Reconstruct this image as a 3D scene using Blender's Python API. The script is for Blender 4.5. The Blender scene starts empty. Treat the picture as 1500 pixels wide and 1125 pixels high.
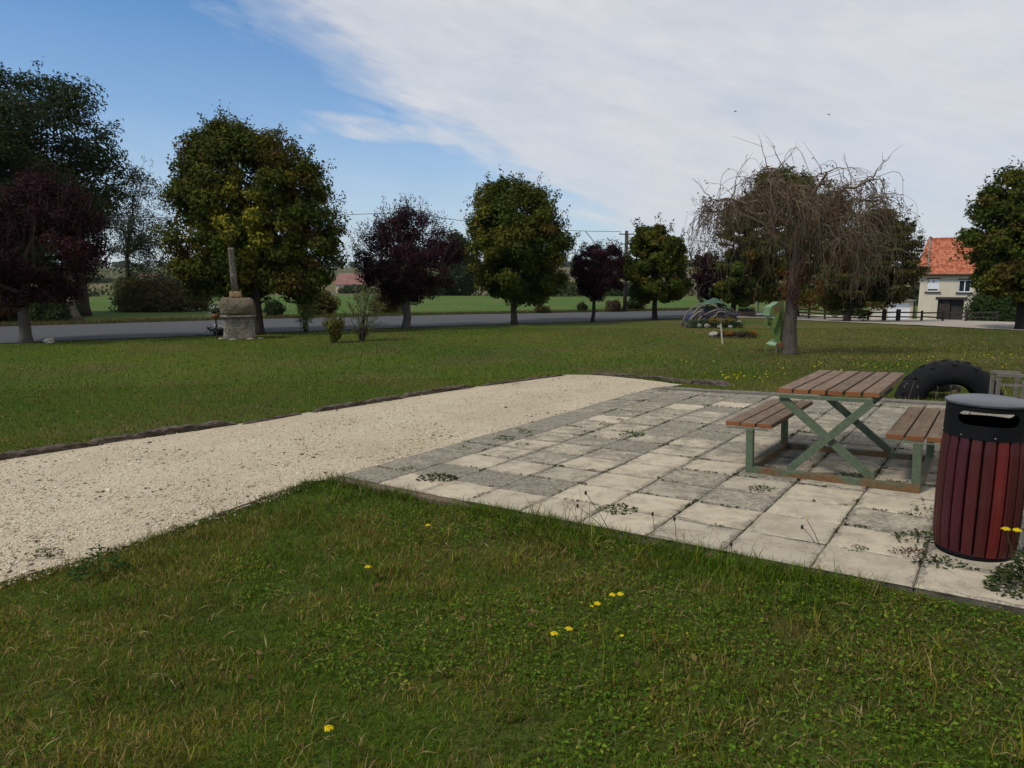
import bpy, bmesh, math, random
import numpy as np
from mathutils import Vector, Matrix, noise as mnoise
R = math.radians
rng = np.random.default_rng(7)
random.seed(7)
sc = bpy.context.scene
col = sc.collection

# ------------------------------------------------------------------ camera constants
F, CX, CY, YH = 1000.0, 750.0, 562.5, 410.0
PITCH = math.atan((CY - YH) / F)
EYE = np.array([0.0, 0.0, 1.65])

def ray(px, py):
    cx = (px - CX) / F; cy = (CY - py) / F
    return np.array([cx, math.cos(PITCH) + cy * math.sin(PITCH), -math.sin(PITCH) + cy * math.cos(PITCH)])

def sm(a, b, t):
    t = np.clip((t - a) / (b - a), 0, 1)
    return t * t * (3 - 2 * t)

def G(x, y):
    x = np.asarray(x, float); y = np.asarray(y, float)
    near = .02845 * np.clip(x, -16, 16) - .0302 * y
    zf = np.interp(y, [0, 26, 37, 45, 60, 150, 250, 400, 600, 900, 1500, 3000],
                   [-.5, -.68, -.73, -.62, -.8, -1.65, -2.85, -1, 9, 18, 2, -20])
    zf = zf - np.clip(.043 * (y - 36), 0, 1.7) * sm(.3, .5, x / np.maximum(y, 1))
    w = 1 - sm(13, 27, y)
    return near * w + zf * (1 - w)

def gz(x, y):
    return float(G(x, y))

def at(px, py):
    """where the line of sight through a pixel meets the ground"""
    d = ray(px, py); d = d / d[1]
    t0 = .3; t = .3
    while t < 3000:
        P = EYE + d * t
        if P[2] < gz(P[0], P[1]):
            a, b = t0, t
            for _ in range(30):
                m = (a + b) / 2; P = EYE + d * m
                if P[2] < gz(P[0], P[1]): b = m
                else: a = m
            P = EYE + d * b
            return Vector((P[0], P[1], gz(P[0], P[1])))
        t0 = t; t *= 1.02
    raise ValueError('no ground at %s %s' % (px, py))

def onY(px, py, Y):
    d = ray(px, py)
    P = EYE + d * (Y / d[1])
    return Vector(P)

# ------------------------------------------------------------------ object helpers
def tag(o, label=None, cat=None, group=None, kind=None):
    if label: o['label'] = label
    if cat: o['category'] = cat
    if group: o['group'] = group
    if kind: o['kind'] = kind
    return o

def empty(name, loc, label, cat, group=None):
    o = bpy.data.objects.new(name, None); col.objects.link(o)
    o.location = loc; o.empty_display_size = .2
    return tag(o, label, cat, group)

def link(name, me, mat=None, parent=None):
    o = bpy.data.objects.new(name, me); col.objects.link(o)
    if mat is not None:
        for m in (mat if isinstance(mat, (list, tuple)) else [mat]):
            me.materials.append(m)
    if parent is not None: o.parent = parent
    return o

def fast_mesh(name, V, F_, tint=None, smooth=False):
    V = np.asarray(V, np.float32); F_ = np.asarray(F_, np.int32)
    me = bpy.data.meshes.new(name)
    n, k = F_.shape
    me.vertices.add(len(V)); me.vertices.foreach_set('co', V.ravel())
    me.loops.add(n * k); me.loops.foreach_set('vertex_index', F_.ravel())
    me.polygons.add(n)
    me.polygons.foreach_set('loop_start', np.arange(0, n * k, k, dtype=np.int32))
    me.polygons.foreach_set('loop_total', np.full(n, k, np.int32))
    if smooth: me.polygons.foreach_set('use_smooth', np.ones(n, bool))
    if tint is not None:
        at_ = me.attributes.new('tint', 'FLOAT_COLOR', 'FACE')
        c = np.ones((n, 4), np.float32); c[:, :3] = tint
        at_.data.foreach_set('color', c.ravel())
    me.update(calc_edges=True); me.validate()
    return me

class MB:
    """collects shapes for ONE mesh object"""
    def __init__(s): s.v = []; s.f = []; s.t = []; s.cur = (1, 1, 1)
    def add(s, V, F_):
        o = len(s.v); s.v += [tuple(p) for p in V]
        for f in F_: s.f.append([i + o for i in f]); s.t.append(s.cur)
    def box(s, c, size, M=None):
        x, y, z = [q / 2 for q in size]
        V = [Vector((sx * x, sy * y, sz * z)) for sx in (-1, 1) for sy in (-1, 1) for sz in (-1, 1)]
        if M is not None: V = [M @ p for p in V]
        V = [p + Vector(c) for p in V]
        s.add(V, [(0, 1, 3, 2), (4, 6, 7, 5), (0, 4, 5, 1), (2, 3, 7, 6), (0, 2, 6, 4), (1, 5, 7, 3)])
    def beam(s, a, b, w, h, up=(0, 0, 1)):
        a = Vector(a); b = Vector(b); d = (b - a); L = d.length; d.normalize()
        upv = Vector(up); side = d.cross(upv)
        if side.length < 1e-4: side = d.cross(Vector((1, 0, 0)))
        side.normalize(); u = side.cross(d)
        M = Matrix((d, side, u)).transposed()
        s.box((a + b) / 2, (L, w, h), M)
    def tube(s, pts, rad, n=6, cap=True):
        pts = [Vector(p) for p in pts]; o = []
        ref = Vector((.31, .95, .07))
        for i, p in enumerate(pts):
            d = (pts[min(i + 1, len(pts) - 1)] - pts[max(i - 1, 0)])
            d = d.normalized() if d.length > 1e-9 else Vector((0, 0, 1))
            a = d.cross(ref)
            if a.length < .05: a = d.cross(Vector((1, 0, 0)))
            a.normalize(); b = d.cross(a)
            r = rad[i] if hasattr(rad, '__len__') else rad
            o += [p + a * (r * math.cos(2 * math.pi * k / n)) + b * (r * math.sin(2 * math.pi * k / n)) for k in range(n)]
        f = []
        for i in range(len(pts) - 1):
            for k in range(n):
                f.append((i * n + k, i * n + (k + 1) % n, (i + 1) * n + (k + 1) % n, (i + 1) * n + k))
        if cap:
            f.append(tuple(reversed(range(n)))); f.append(tuple((len(pts) - 1) * n + k for k in range(n)))
        s.add(o, f)
    def lathe(s, prof, n=32, c=(0, 0, 0), cap=True):
        o = []; c = Vector(c)
        for r, z in prof:
            o += [c + Vector((r * math.cos(2 * math.pi * k / n), r * math.sin(2 * math.pi * k / n), z)) for k in range(n)]
        f = []
        for i in range(len(prof) - 1):
            for k in range(n):
                f.append((i * n + k, i * n + (k + 1) % n, (i + 1) * n + (k + 1) % n, (i + 1) * n + k))
        if cap:
            f.append(tuple(reversed(range(n)))); f.append(tuple((len(prof) - 1) * n + k for k in range(n)))
        s.add(o, f)
    def blob(s, c, rad, seed=0, amp=.2, sub=2, freq=1.5):
        bm = bmesh.new(); bmesh.ops.create_icosphere(bm, subdivisions=sub, radius=1)
        V = []
        for v in bm.verts:
            k = 1 + amp * mnoise.noise(v.co * freq + Vector((seed * 3.1, seed * 1.7, 0)))
            V.append(Vector((v.co.x * rad[0], v.co.y * rad[1], v.co.z * rad[2])) * k + Vector(c))
        Fc = [[v.index for v in f.verts] for f in bm.faces]; bm.free()
        s.add(V, Fc)
    def mesh(s, name, smooth=False, bevel=0):
        me = bpy.data.meshes.new(name); me.from_pydata([tuple(p) for p in s.v], [], s.f)
        a = me.attributes.new('tint', 'FLOAT_COLOR', 'FACE')
        a.data.foreach_set('color', np.array([(t[0], t[1], t[2], 1) for t in s.t], np.float32).ravel())
        if bevel:
            bm = bmesh.new(); bm.from_mesh(me)
            bmesh.ops.bevel(bm, geom=bm.edges[:], offset=bevel, segments=2, affect='EDGES', profile=.6)
            bm.to_mesh(me); bm.free()
        if smooth: me.polygons.foreach_set('use_smooth', np.ones(len(me.polygons), bool))
        me.update(); return me
    def build(s, name, mat, parent=None, smooth=False, bevel=0):
        return link(name, s.mesh(name, smooth, bevel), mat, parent)

# ------------------------------------------------------------------ materials
class NT:
    def __init__(s, name):
        s.m = bpy.data.materials.new(name); s.m.use_nodes = True
        s.t = s.m.node_tree; s.t.nodes.clear()
        s.out = s.n('ShaderNodeOutputMaterial')
    def n(s, typ, **kw):
        nd = s.t.nodes.new(typ)
        for k, v in kw.items(): setattr(nd, k, v)
        return nd
    def l(s, a, b): s.t.links.new(a, b)
    def val(s, sock, v):
        if isinstance(v, bpy.types.NodeSocket): s.l(v, sock)
        else: sock.default_value = v
    def coord(s, kind='Object'):
        return s.n('ShaderNodeTexCoord').outputs[kind]
    def pos(s): return s.n('ShaderNodeNewGeometry').outputs['Position']
    def noise(s, vec, scale, detail=4, rough=.6, dist=0):
        n = s.n('ShaderNodeTexNoise'); s.val(n.inputs['Vector'], vec)
        n.inputs['Scale'].default_value = scale; n.inputs['Detail'].default_value = detail
        n.inputs['Roughness'].default_value = rough; n.inputs['Distortion'].default_value = dist
        return n.outputs['Fac']
    def scale(s, vec, v):
        n = s.n('ShaderNodeVectorMath', operation='MULTIPLY'); s.val(n.inputs[0], vec); n.inputs[1].default_value = v
        return n.outputs[0]
    def vor(s, vec, scale, feature='F1', out='Distance'):
        n = s.n('ShaderNodeTexVoronoi', feature=feature); s.val(n.inputs['Vector'], vec); n.inputs['Scale'].default_value = scale
        return n.outputs[out]
    def ramp(s, fac, stops):
        n = s.n('ShaderNodeValToRGB'); s.val(n.inputs[0], fac)
        e = n.color_ramp.elements
        while len(e) < len(stops): e.new(.5)
        for i, (p, c) in enumerate(stops):
            e[i].position = p; c = (c, c, c) if not hasattr(c, '__len__') else c
            e[i].color = (*c, 1)
        return n.outputs[0]
    def mix(s, fac, a, b, typ='MIX'):
        n = s.n('ShaderNodeMix', data_type='RGBA', blend_type=typ)
        s.val(n.inputs[0], fac)
        for q, v in ((6, a), (7, b)):
            if isinstance(v, bpy.types.NodeSocket): s.l(v, n.inputs[q])
            else: n.inputs[q].default_value = (*v, 1)
        return n.outputs[2]
    def math(s, op, a, b=0, c=0):
        n = s.n('ShaderNodeMath', operation=op); s.val(n.inputs[0], a); s.val(n.inputs[1], b); s.val(n.inputs[2], c)
        return n.outputs[0]
    def attr(s, name='tint', out='Color'):
        return s.n('ShaderNodeAttribute', attribute_name=name).outputs[out]
    def bump(s, h, strength=.4, dist=.01):
        n = s.n('ShaderNodeBump'); s.l(h, n.inputs['Height']); n.inputs['Strength'].default_value = strength
        n.inputs['Distance'].default_value = dist
        return n.outputs[0]
    def pbr(s, color, rough=.8, metal=0, spec=.3, normal=None, coat=0):
        b = s.n('ShaderNodeBsdfPrincipled')
        if isinstance(color, bpy.types.NodeSocket): s.l(color, b.inputs['Base Color'])
        else: b.inputs['Base Color'].default_value = (*color, 1)
        s.val(b.inputs['Roughness'], rough); b.inputs['Metallic'].default_value = metal
        b.inputs['Specular IOR Level'].default_value = spec
        b.inputs['Coat Weight'].default_value = coat
        if normal is not None: s.l(normal, b.inputs['Normal'])
        s.l(b.outputs[0], s.out.inputs[0]); return b

def simple(name, c, rough=.8, metal=0, var=.25, scale=6, spec=.3, bump=.15, bd=.01):
    t = NT(name); co = t.coord()
    n = t.noise(co, scale, 6, .65)
    f = t.ramp(n, [(.3, tuple(q * (1 - var) for q in c)), (.7, tuple(min(1, q * (1 + var)) for q in c))])
    t.pbr(f, rough, metal, spec, t.bump(t.noise(co, scale * 6, 4), bump, bd))
    return t.m

M = {}
# leaves, blades, petals: the colour is each leaf's own
def leafmat(name, trans=.25, rough=.65, spec=.07):
    t = NT(name); c = t.attr()
    b = t.n('ShaderNodeBsdfPrincipled'); t.l(c, b.inputs['Base Color'])
    b.inputs['Roughness'].default_value = rough; b.inputs['Specular IOR Level'].default_value = spec
    tr = t.n('ShaderNodeBsdfTranslucent'); t.l(c, tr.inputs[0])
    mx = t.n('ShaderNodeMixShader'); mx.inputs[0].default_value = trans
    t.l(b.outputs[0], mx.inputs[1]); t.l(tr.outputs[0], mx.inputs[2]); t.l(mx.outputs[0], t.out.inputs[0])
    return t.m
M['leaf'] = leafmat('leaf')
M['blade'] = leafmat('grass_blade', .3, .7, .05)

def barkmat(name, c1, c2):
    t = NT(name); co = t.scale(t.coord(), (7, 7, 1.6))
    n = t.noise(co, 2.2, 8, .7, .4); n2 = t.noise(t.coord(), 2.0, 4)
    f = t.mix(n2, t.ramp(n, [(.35, c1), (.62, c2)]), tuple(q * .7 for q in c2))
    t.pbr(f, .95, 0, .1, t.bump(n, .8, .04)); return t.m
M['bark'] = barkmat('bark', (.013, .010, .008), (.055, .045, .034))
M['bark_grey'] = barkmat('bark_grey', (.03, .025, .02), (.135, .115, .095))
M['twig'] = barkmat('twig_bark', (.075, .052, .036), (.215, .155, .105))

# lawn soil and thatch
t = NT('lawn_thatch'); P = t.pos()
n1 = t.noise(P, .35, 5, .6); n2 = t.noise(P, 3.0, 6, .7); n3 = t.noise(P, 40, 4, .8)
n4 = t.noise(P, .13, 4, .6)
g = t.ramp(n3, [(.28, (.018, .028, .003)), (.5, (.06, .092, .008)), (.72, (.125, .15, .018))])
b_ = t.ramp(n3, [(.3, (.045, .036, .014)), (.7, (.15, .12, .048))])
pz = t.n('ShaderNodeSeparateXYZ'); t.l(P, pz.inputs[0]); rgt = t.ramp(t.math('MULTIPLY', pz.outputs[0], .08), [(.1, 0), (.8, .09)])
dry = t.ramp(t.math('ADD', rgt, t.math('ADD', t.math('MULTIPLY', n1, .6), t.math('MULTIPLY', n2, .4))), [(.46, 0), (.62, .8)])
c = t.mix(dry, g, b_)
c = t.mix(1.0, c, t.ramp(n4, [(.35, (.72, .84, .75)), (.65, (1.25, 1.12, 1.1))]), 'MULTIPLY')
t.pbr(c, .95, 0, .08, t.bump(n3, .9, .03)); M['lawn'] = t.m
# meadow beyond the road
t = NT('meadow'); P = t.pos()
n1 = t.noise(t.scale(P, (1, .35, 1)), .12, 5, .6); n3 = t.noise(t.scale(P, (1, .3, 1)), 3.0, 5, .8)
c = t.ramp(n3, [(.3, (.037, .076, .012)), (.7, (.078, .132, .026))])
c = t.mix(t.ramp(n1, [(.45, 0), (.66, .7)]), c, (.12, .115, .04))
t.pbr(c, .95, 0, .05, t.bump(n3, .6, .06)); M['meadow'] = t.m
# far fields and hills
t = NT('far_fields'); P = t.pos()
v = t.vor(t.scale(P, (.006, .011, 0)), 1.0, out='Color')
sep = t.n('ShaderNodeSeparateColor'); t.l(v, sep.inputs[0])
c = t.ramp(sep.outputs[0], [(.0, (.1, .09, .035)), (.35, (.16, .125, .05)), (.55, (.05, .085, .025)), (.75, (.13, .1, .06)), (1, (.07, .1, .03))])
c = t.mix(t.math('MULTIPLY', t.noise(P, .3, 6, .7), .5), c, (.06, .05, .025))
t.pbr(c, .95, 0, .05); M['hills'] = t.m
# road
t = NT('asphalt'); P = t.pos()
n = t.noise(P, 60, 4, .8); n2 = t.noise(t.scale(P, (.5, .5, .5)), 1.2, 4)
c = t.mix(t.math('MULTIPLY', n2, .5), t.ramp(n, [(.3, (.042, .042, .044)), (.7, (.09, .09, .092))]), (.06, .06, .061))
t.pbr(c, .9, 0, .25, t.bump(n, .4, .01)); M['asphalt'] = t.m
# pale chippings
t = NT('chippings'); P = t.pos()
n1 = t.noise(P, .7, 6, .7, .4); n2 = t.noise(P, 9, 6, .75); v = t.vor(P, 95, out='Color'); vd = t.vor(P, 95)
sep = t.n('ShaderNodeSeparateColor'); t.l(v, sep.inputs[0])
c = t.ramp(sep.outputs[0], [(.0, (.36, .28, .17)), (.5, (.51, .425, .29)), (1, (.61, .535, .40))])
c = t.mix(t.ramp(n1, [(.4, 0), (.62, .7)]), c, (.40, .32, .21))
c = t.mix(t.ramp(n2, [(.58, 0), (.78, .6)]), c, (.22, .175, .115))
t.pbr(c, .95, 0, .15, t.bump(t.math('ADD', t.math('MULTIPLY', vd, -1), t.math('MULTIPLY', n2, 1.5)), .7, .012)); M['gravel'] = t.m
# drive
t = NT('drive_dust'); P = t.pos()
n1 = t.noise(P, 2, 5, .7)
t.pbr(t.ramp(n1, [(.3, (.24, .2, .16)), (.7, (.42, .37, .31))]), .95, 0, .1); M['drive'] = t.m
# paving slabs: tint.r = lichen amount, tint.g = warmth, tint.b = random seed
t = NT('paving_slab'); P = t.pos(); A = t.attr()
sep = t.n('ShaderNodeSeparateColor'); t.l(A, sep.inputs[0])
off = t.n('ShaderNodeCombineXYZ'); t.l(sep.outputs[2], off.inputs[2])
va = t.n('ShaderNodeVectorMath', operation='MULTIPLY_ADD'); t.l(off.outputs[0], va.inputs[0]); va.inputs[1].default_value = (0, 0, 40); t.l(P, va.inputs[2])
Q = va.outputs[0]
base = t.mix(sep.outputs[1], (.41, .355, .26), (.52, .44, .305))
n1 = t.noise(Q, 4.5, 6, .65, .3); n2 = t.noise(Q, 15, 8, .8, .9); n3 = t.noise(Q, 90, 3, .7)
base = t.mix(t.ramp(n1, [(.42, 0), (.66, .75)]), base, (.31, .25, .17))
base = t.mix(t.ramp(n2, [(.5, 0), (.7, .5)]), base, (.25, .215, .16))
base = t.mix(t.ramp(n3, [(.52, 0), (.8, .5)]), base, (.23, .2, .155))
lm = t.math('ADD', t.math('MULTIPLY', n1, .5), t.math('MULTIPLY', n2, .62))
lm = t.math('ADD', t.math('MULTIPLY', lm, 1.0), t.math('MULTIPLY', t.math('SUBTRACT', n3, .5), .6))
lm = t.math('ADD', lm, t.math('MULTIPLY_ADD', sep.outputs[0], .31, -.15))
lich = t.ramp(lm, [(.50, 0), (.66, .88)])
spk = t.noise(Q, 55, 5, .8, .8); spb = t.math('MULTIPLY_ADD', sep.outputs[0], .16, -.05)
lich = t.math('MAXIMUM', lich, t.ramp(t.math('ADD', t.math('ADD', t.math('MULTIPLY', spk, .7), t.math('MULTIPLY', n1, .3)), spb), [(.55, 0), (.62, .85)]))
n5 = t.noise(Q, 28, 5, .75, .4)
lcol = t.ramp(t.math('ADD', t.math('MULTIPLY', n5, .65), t.math('MULTIPLY', n3, .35)), [(.36, (.05, .043, .032)), (.5, (.165, .145, .108)), (.62, (.36, .32, .24))])
c = t.mix(lich, base, lcol)
wsp = t.ramp(t.vor(Q, 24), [(.08, .8), (.2, 0)])
wsp = t.math('MULTIPLY', wsp, t.math('MULTIPLY', t.ramp(t.noise(Q, 3, 3), [(.52, 0), (.62, 1)]), sep.outputs[0]))
c = t.mix(wsp, c, (.6, .6, .57))
t.pbr(c, .92, 0, .18, t.bump(t.math('ADD', n2, n3), .7, .009)); M['slab'] = t.m
M['joint'] = simple('joint_soil', (.085, .074, .052), .98, 0, .75, 5, .05, .5)
# timbers
def wood(name, c1, c2, axis=(1, 12, 12), scale=3, rough=.85, spec=.2):
    t = NT(name); co = t.scale(t.coord(), axis)
    n = t.noise(co, scale, 8, .7, .6); n2 = t.noise(t.coord(), 5, 4)
    f = t.mix(t.math('MULTIPLY', n2, .5), t.ramp(n, [(.3, c1), (.7, c2)]), tuple(.7 * q for q in c1))
    f = t.mix(1.0, f, t.attr(), 'MULTIPLY')
    t.pbr(f, rough, 0, spec, t.bump(n, .35, .006)); return t.m
M['old_timber'] = wood('rotten_timber', (.03, .022, .016), (.17, .13, .095), (3, 3, 14), 2.2)
M['grey_timber'] = wood('grey_timber', (.10, .085, .065), (.26, .225, .18))
M['log'] = wood('log_wood', (.085, .06, .038), (.2, .145, .095))
# picnic boards: long axis = local y
t = NT('stained_board'); co = t.scale(t.coord(), (14, 1.1, 14))
n = t.noise(co, 3, 8, .7, .8); n2 = t.noise(t.coord(), 7, 5, .7)
f = t.ramp(n, [(.28, (.075, .046, .028)), (.5, (.142, .095, .062)), (.75, (.22, .16, .112))])
f = t.mix(t.ramp(n2, [(.45, 0), (.8, .6)]), f, (.25, .195, .14))
gN = t.n('ShaderNodeNewGeometry'); sp = t.n('ShaderNodeSeparateXYZ'); t.l(t.coord('Normal'), sp.inputs[0])
f = t.mix(t.ramp(t.math('ABSOLUTE', sp.outputs[1]), [(.5, 0), (.8, .8)]), f, (.22, .075, .022))
f = t.mix(1.0, f, t.attr(), 'MULTIPLY')
t.pbr(f, .75, 0, .14, t.bump(n, .45, .005)); M['board'] = t.m
# green painted steel rusting towards the ground rail
t = NT('green_paint'); co = t.coord(); sp = t.n('ShaderNodeSeparateXYZ'); t.l(co, sp.inputs[0])
n = t.noise(co, 6, 8, .7); n2 = t.noise(co, 30, 4, .7)
g = t.ramp(n2, [(.3, (.06, .078, .04)), (.7, (.10, .126, .07))])
rust = t.ramp(n2, [(.3, (.10, .042, .014)), (.7, (.2, .095, .03))])
k = t.math('ADD', t.math('MULTIPLY', sp.outputs[2], -3.2), t.math('MULTIPLY_ADD', n, 1.6, -.27))
f = t.mix(t.ramp(k, [(.25, 0), (.5, .9)]), g, rust)
t.pbr(f, .6, 0, .35, t.bump(n2, .2, .003)); M['green_steel'] = t.m
# bin
t = NT('red_slat'); co = t.scale(t.coord(), (9, 9, .8)); n = t.noise(co, 4, 8, .7, .5)
f = t.ramp(n, [(.3, (.042, .0045, .0035)), (.7, (.088, .009, .0065))])
f = t.mix(t.ramp(t.noise(t.coord(), 5, 8, .75), [(.52, 0), (.75, .55)]), f, (.075, .03, .022))
f = t.mix(1.0, f, t.attr(), 'MULTIPLY')
t.pbr(f, .5, 0, .4, t.bump(n, .15, .003)); M['red_slat'] = t.m
M['bin_black'] = simple('bin_black', (.006, .006, .0062), .6, 0, .3, 9, .12, .1, .003)
t = NT('bin_lid'); n = t.noise(t.coord(), 9, 6, .7)
t.pbr(t.ramp(n, [(.3, (.045, .048, .052)), (.7, (.08, .084, .09))]), t.ramp(n, [(.3, .3), (.7, .45)]), 0, .7); M['bin_lid'] = t.m
M['steel'] = simple('zinc', (.3, .3, .3), .4, 1, .2, 20)
t = NT('tyre_rubber'); co = t.coord(); n = t.noise(co, 5, 6, .7); n2 = t.noise(co, 40, 4)
t.pbr(t.mix(t.ramp(n, [(.5, 0), (.8, .4)]), (.009, .009, .009), (.03, .027, .023)), .85, 0, .15, t.bump(n2, .4, .01)); M['rubber'] = t.m
# stone
t = NT('weathered_stone'); co = t.coord(); n = t.noise(co, 3, 8, .7, .3); n2 = t.noise(co, 14, 6, .7)
c = t.ramp(n, [(.3, (.15, .13, .105)), (.6, (.32, .285, .235))])
c = t.mix(t.ramp(n2, [(.47, 0), (.6, .85)]), c, (.075, .066, .05))
c = t.mix(t.ramp(t.noise(co, 4, 5, .7), [(.55, 0), (.66, .75)]), c, (.17, .10, .035))
c = t.mix(t.ramp(t.noise(co, 9, 6, .75), [(.58, 0), (.66, .7)]), c, (.42, .40, .34))
c = t.mix(1.0, c, t.attr(), 'MULTIPLY')
t.pbr(c, .95, 0, .1, t.bump(t.math('ADD', n, n2), .7, .03)); M['stone'] = t.m
M['pale_stone'] = simple('pale_stone', (.29, .265, .215), .9, 0, .35, 5, .2, .5, .02)
M['iron'] = simple('rusty_iron', (.035, .025, .02), .7, .3, .4, 20)
M['concrete'] = simple('pole_concrete', (.2, .19, .175), .9, 0, .25, 4)
M['pole_wood'] = simple('pole_wood', (.055, .045, .035), .9, 0, .4, 5)
M['wire'] = simple('wire', (.03, .03, .032), .6)
M['white_paint'] = simple('white_paint', (.72, .73, .72), .5, 0, .08, 3)
M['turbine'] = simple('turbine_white', (.75, .77, .8), .5, 0, .03, 1)
M['terracotta'] = simple('terracotta', (.17, .075, .035), .85)
M['plaster_far'] = simple('far_plaster', (.62, .5, .36), .9, 0, .1, 1)
# house
t = NT('render_wall'); co = t.coord(); n = t.noise(t.scale(co, (1, 1, .5)), 1.2, 6, .7); n2 = t.noise(co, 25, 4)
t.pbr(t.mix(t.ramp(n, [(.45, 0), (.75, .5)]), (.56, .49, .36), (.40, .345, .255)), .92, 0, .1, t.bump(n2, .3, .01)); M['plaster'] = t.m
t = NT('roof_tile'); co = t.coord(); v = t.vor(t.scale(co, (4.5, 3, 3)), 1, out='Color'); sep = t.n('ShaderNodeSeparateColor'); t.l(v, sep.inputs[0])
c = t.ramp(sep.outputs[0], [(0, (.25, .065, .035)), (.5, (.40, .12, .06)), (1, (.50, .2, .11))])
t.pbr(t.mix(t.math('MULTIPLY', t.noise(co, 1, 6), .45), c, (.3, .09, .04)), .85, 0, .15); M['tile'] = t.m
M['barn_roof'] = simple('barn_roof', (.2, .095, .075), .8, 0, .25, .4)
M['dark_wood'] = simple('dark_wood', (.035, .028, .023), .85, 0, .4, 6)
M['dark_room'] = simple('dark_room', (.03, .027, .025), .95)
M['glass'] = simple('window_glass', (.02, .025, .03), .08, 0, .1, 2, .6, 0)
M['green_wood'] = simple('green_painted_wood', (.105, .155, .036), .8, 0, .2, 9, .3, .3)
M['mint_wood'] = simple('mint_painted_wood', (.23, .35, .19), .75, 0, .12, 9, .3, .3)
M['rust_leaf'] = simple('rusty_plate', (.16, .06, .022), .85, 0, .4, 12)
M['soil'] = simple('bed_soil', (.05, .036, .024), .98, 0, .5, 9, .05, .6, .04)
M['net'] = simple('green_net', (.045, .09, .06), .8, 0, .3, 8)
M['bird'] = simple('bird_feathers', (.02, .02, .022), .8)
M['petal'] = leafmat('petal', .3, .6)

# ------------------------------------------------------------------ ground
CUT_ROAD = None
def ground():
    rad = np.concatenate([[0.0], np.geomspace(.4, 3000, 190)])
    na = 360
    ang = np.linspace(0, 2 * np.pi, na, endpoint=False)
    Rr, Aa = np.meshgrid(rad[1:], ang, indexing='ij')
    X = Rr * np.sin(Aa); Y = Rr * np.cos(Aa)
    V = np.stack([X, Y, G(X, Y)], -1).reshape(-1, 3)
    # gentle unevenness of a mown lawn
    fine = np.array([mnoise.noise(Vector((p[0] * .5, p[1] * .5, 0))) for p in V])
    d = np.hypot(V[:, 0], V[:, 1])
    V[:, 2] += fine * .004 * np.clip(1 - d / 60, 0, 1)
    nr = len(rad) - 1
    i, j = np.meshgrid(np.arange(nr - 1), np.arange(na), indexing='ij')
    a = (i * na + j).ravel(); b = (i * na + (j + 1) % na).ravel()
    Fq = np.stack([a, a + na, b + na, b], -1)
    Fq = Fq[:, ::-1]
    return fast_mesh('lawn', V, Fq, smooth=True)

# pale gravel path outline (world xy)
far_px = [(-420, 735), (-200, 704), (0, 671), (90, 660), (170, 648), (260, 637), (345, 623), (440, 607), (540, 591), (640, 576), (700, 567), (770, 556), (830, 549.5)]
end_px = [(870, 550), (905, 553), (940, 557), (1000, 564)]
near_px = [(450, 708), (380, 735), (250, 779), (120, 822), (0, 855), (-200, 922), (-420, 995)]
O = at(497, 703); O = Vector((-1.65, 6.30, 0))
ANG = R(54.1)
UA = Vector((math.cos(ANG), math.sin(ANG), 0)); UB = Vector((math.sin(ANG), -math.cos(ANG), 0))
def terr(s, t, h=0):
    p = O + UB * s + UA * t
    return Vector((p.x, p.y, gz(p.x, p.y) + h))
TS, TT = .527, .463
NCOL = 10
TW = NCOL * TS; TL = .44 + 14 * TT
far_w = [at(*p) for p in far_px]; end_w = [at(*p) for p in end_px]; near_w = [at(*p) for p in near_px]
gravel_poly = far_w + end_w + [terr(.02, TL + .02), terr(.02, 0), ] + near_w
def wobble(P, amp, seed):
    out = []
    for a, b in zip(P[:-1], P[1:]):
        n = max(2, int((b - a).length / .12))
        for i in range(n):
            p = a.lerp(b, i / n); s_ = Vector((-(b - a).y, (b - a).x, 0)).normalized()
            out.append(p + s_ * amp * (mnoise.noise(Vector((p.x * 3, p.y * 3, seed))) + .5 * mnoise.noise(Vector((p.x * 9, p.y * 9, seed)))))
    return out + [P[-1]]
gravel_poly = wobble(far_w, .04, 1) + wobble(end_w, .04, 2) + [terr(.02, TL + .02), terr(.02, 0)] + wobble(near_w, .07, 3)
gp2 = np.array([(p.x, p.y) for p in gravel_poly])
terr_poly = np.array([tuple(terr(s, t)[:2]) for s, t in ((-.02, -.05), (TW + .03, -.05), (TW + .03, TL + .05), (-.02, TL + .05))])

def inside(poly, x, y):
    x = np.asarray(x); y = np.asarray(y); r = np.zeros(x.shape, bool); n = len(poly); j = n - 1
    for i in range(n):
        xi, yi = poly[i]; xj, yj = poly[j]
        if yi != yj:
            r ^= ((yi > y) != (yj > y)) & (x < (xj - xi) * (y - yi) / (yj - yi) + xi)
        j = i
    return r

# road edges
rn_px = [(-500, 528), (-250, 516), (0, 504), (190, 496.5), (380, 488.5), (560, 481.5), (750, 475), (860, 471.5), (960, 468), (1040, 465)]
rf_px = [(-500, 496), (-250, 487), (0, 479), (190, 473.5), (380, 468), (560, 464), (755, 460), (860, 458), (960, 456), (1040, 454.5)]
rn = [at(*p) for p in rn_px]; rf = [at(*p) for p in rf_px]
rn.append(rn[-1] + (rn[-1] - rn[-3]).normalized() * 60); rf.append(rf[-1] + (rf[-1] - rf[-3]).normalized() * 60)
rn.insert(0, rn[0] + (rn[0] - rn[2]).normalized() * 60); rf.insert(0, rf[0] + (rf[0] - rf[2]).normalized() * 60)
road_poly = np.array([(p.x, p.y) for p in rn] + [(p.x, p.y) for p in reversed(rf)])

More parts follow.
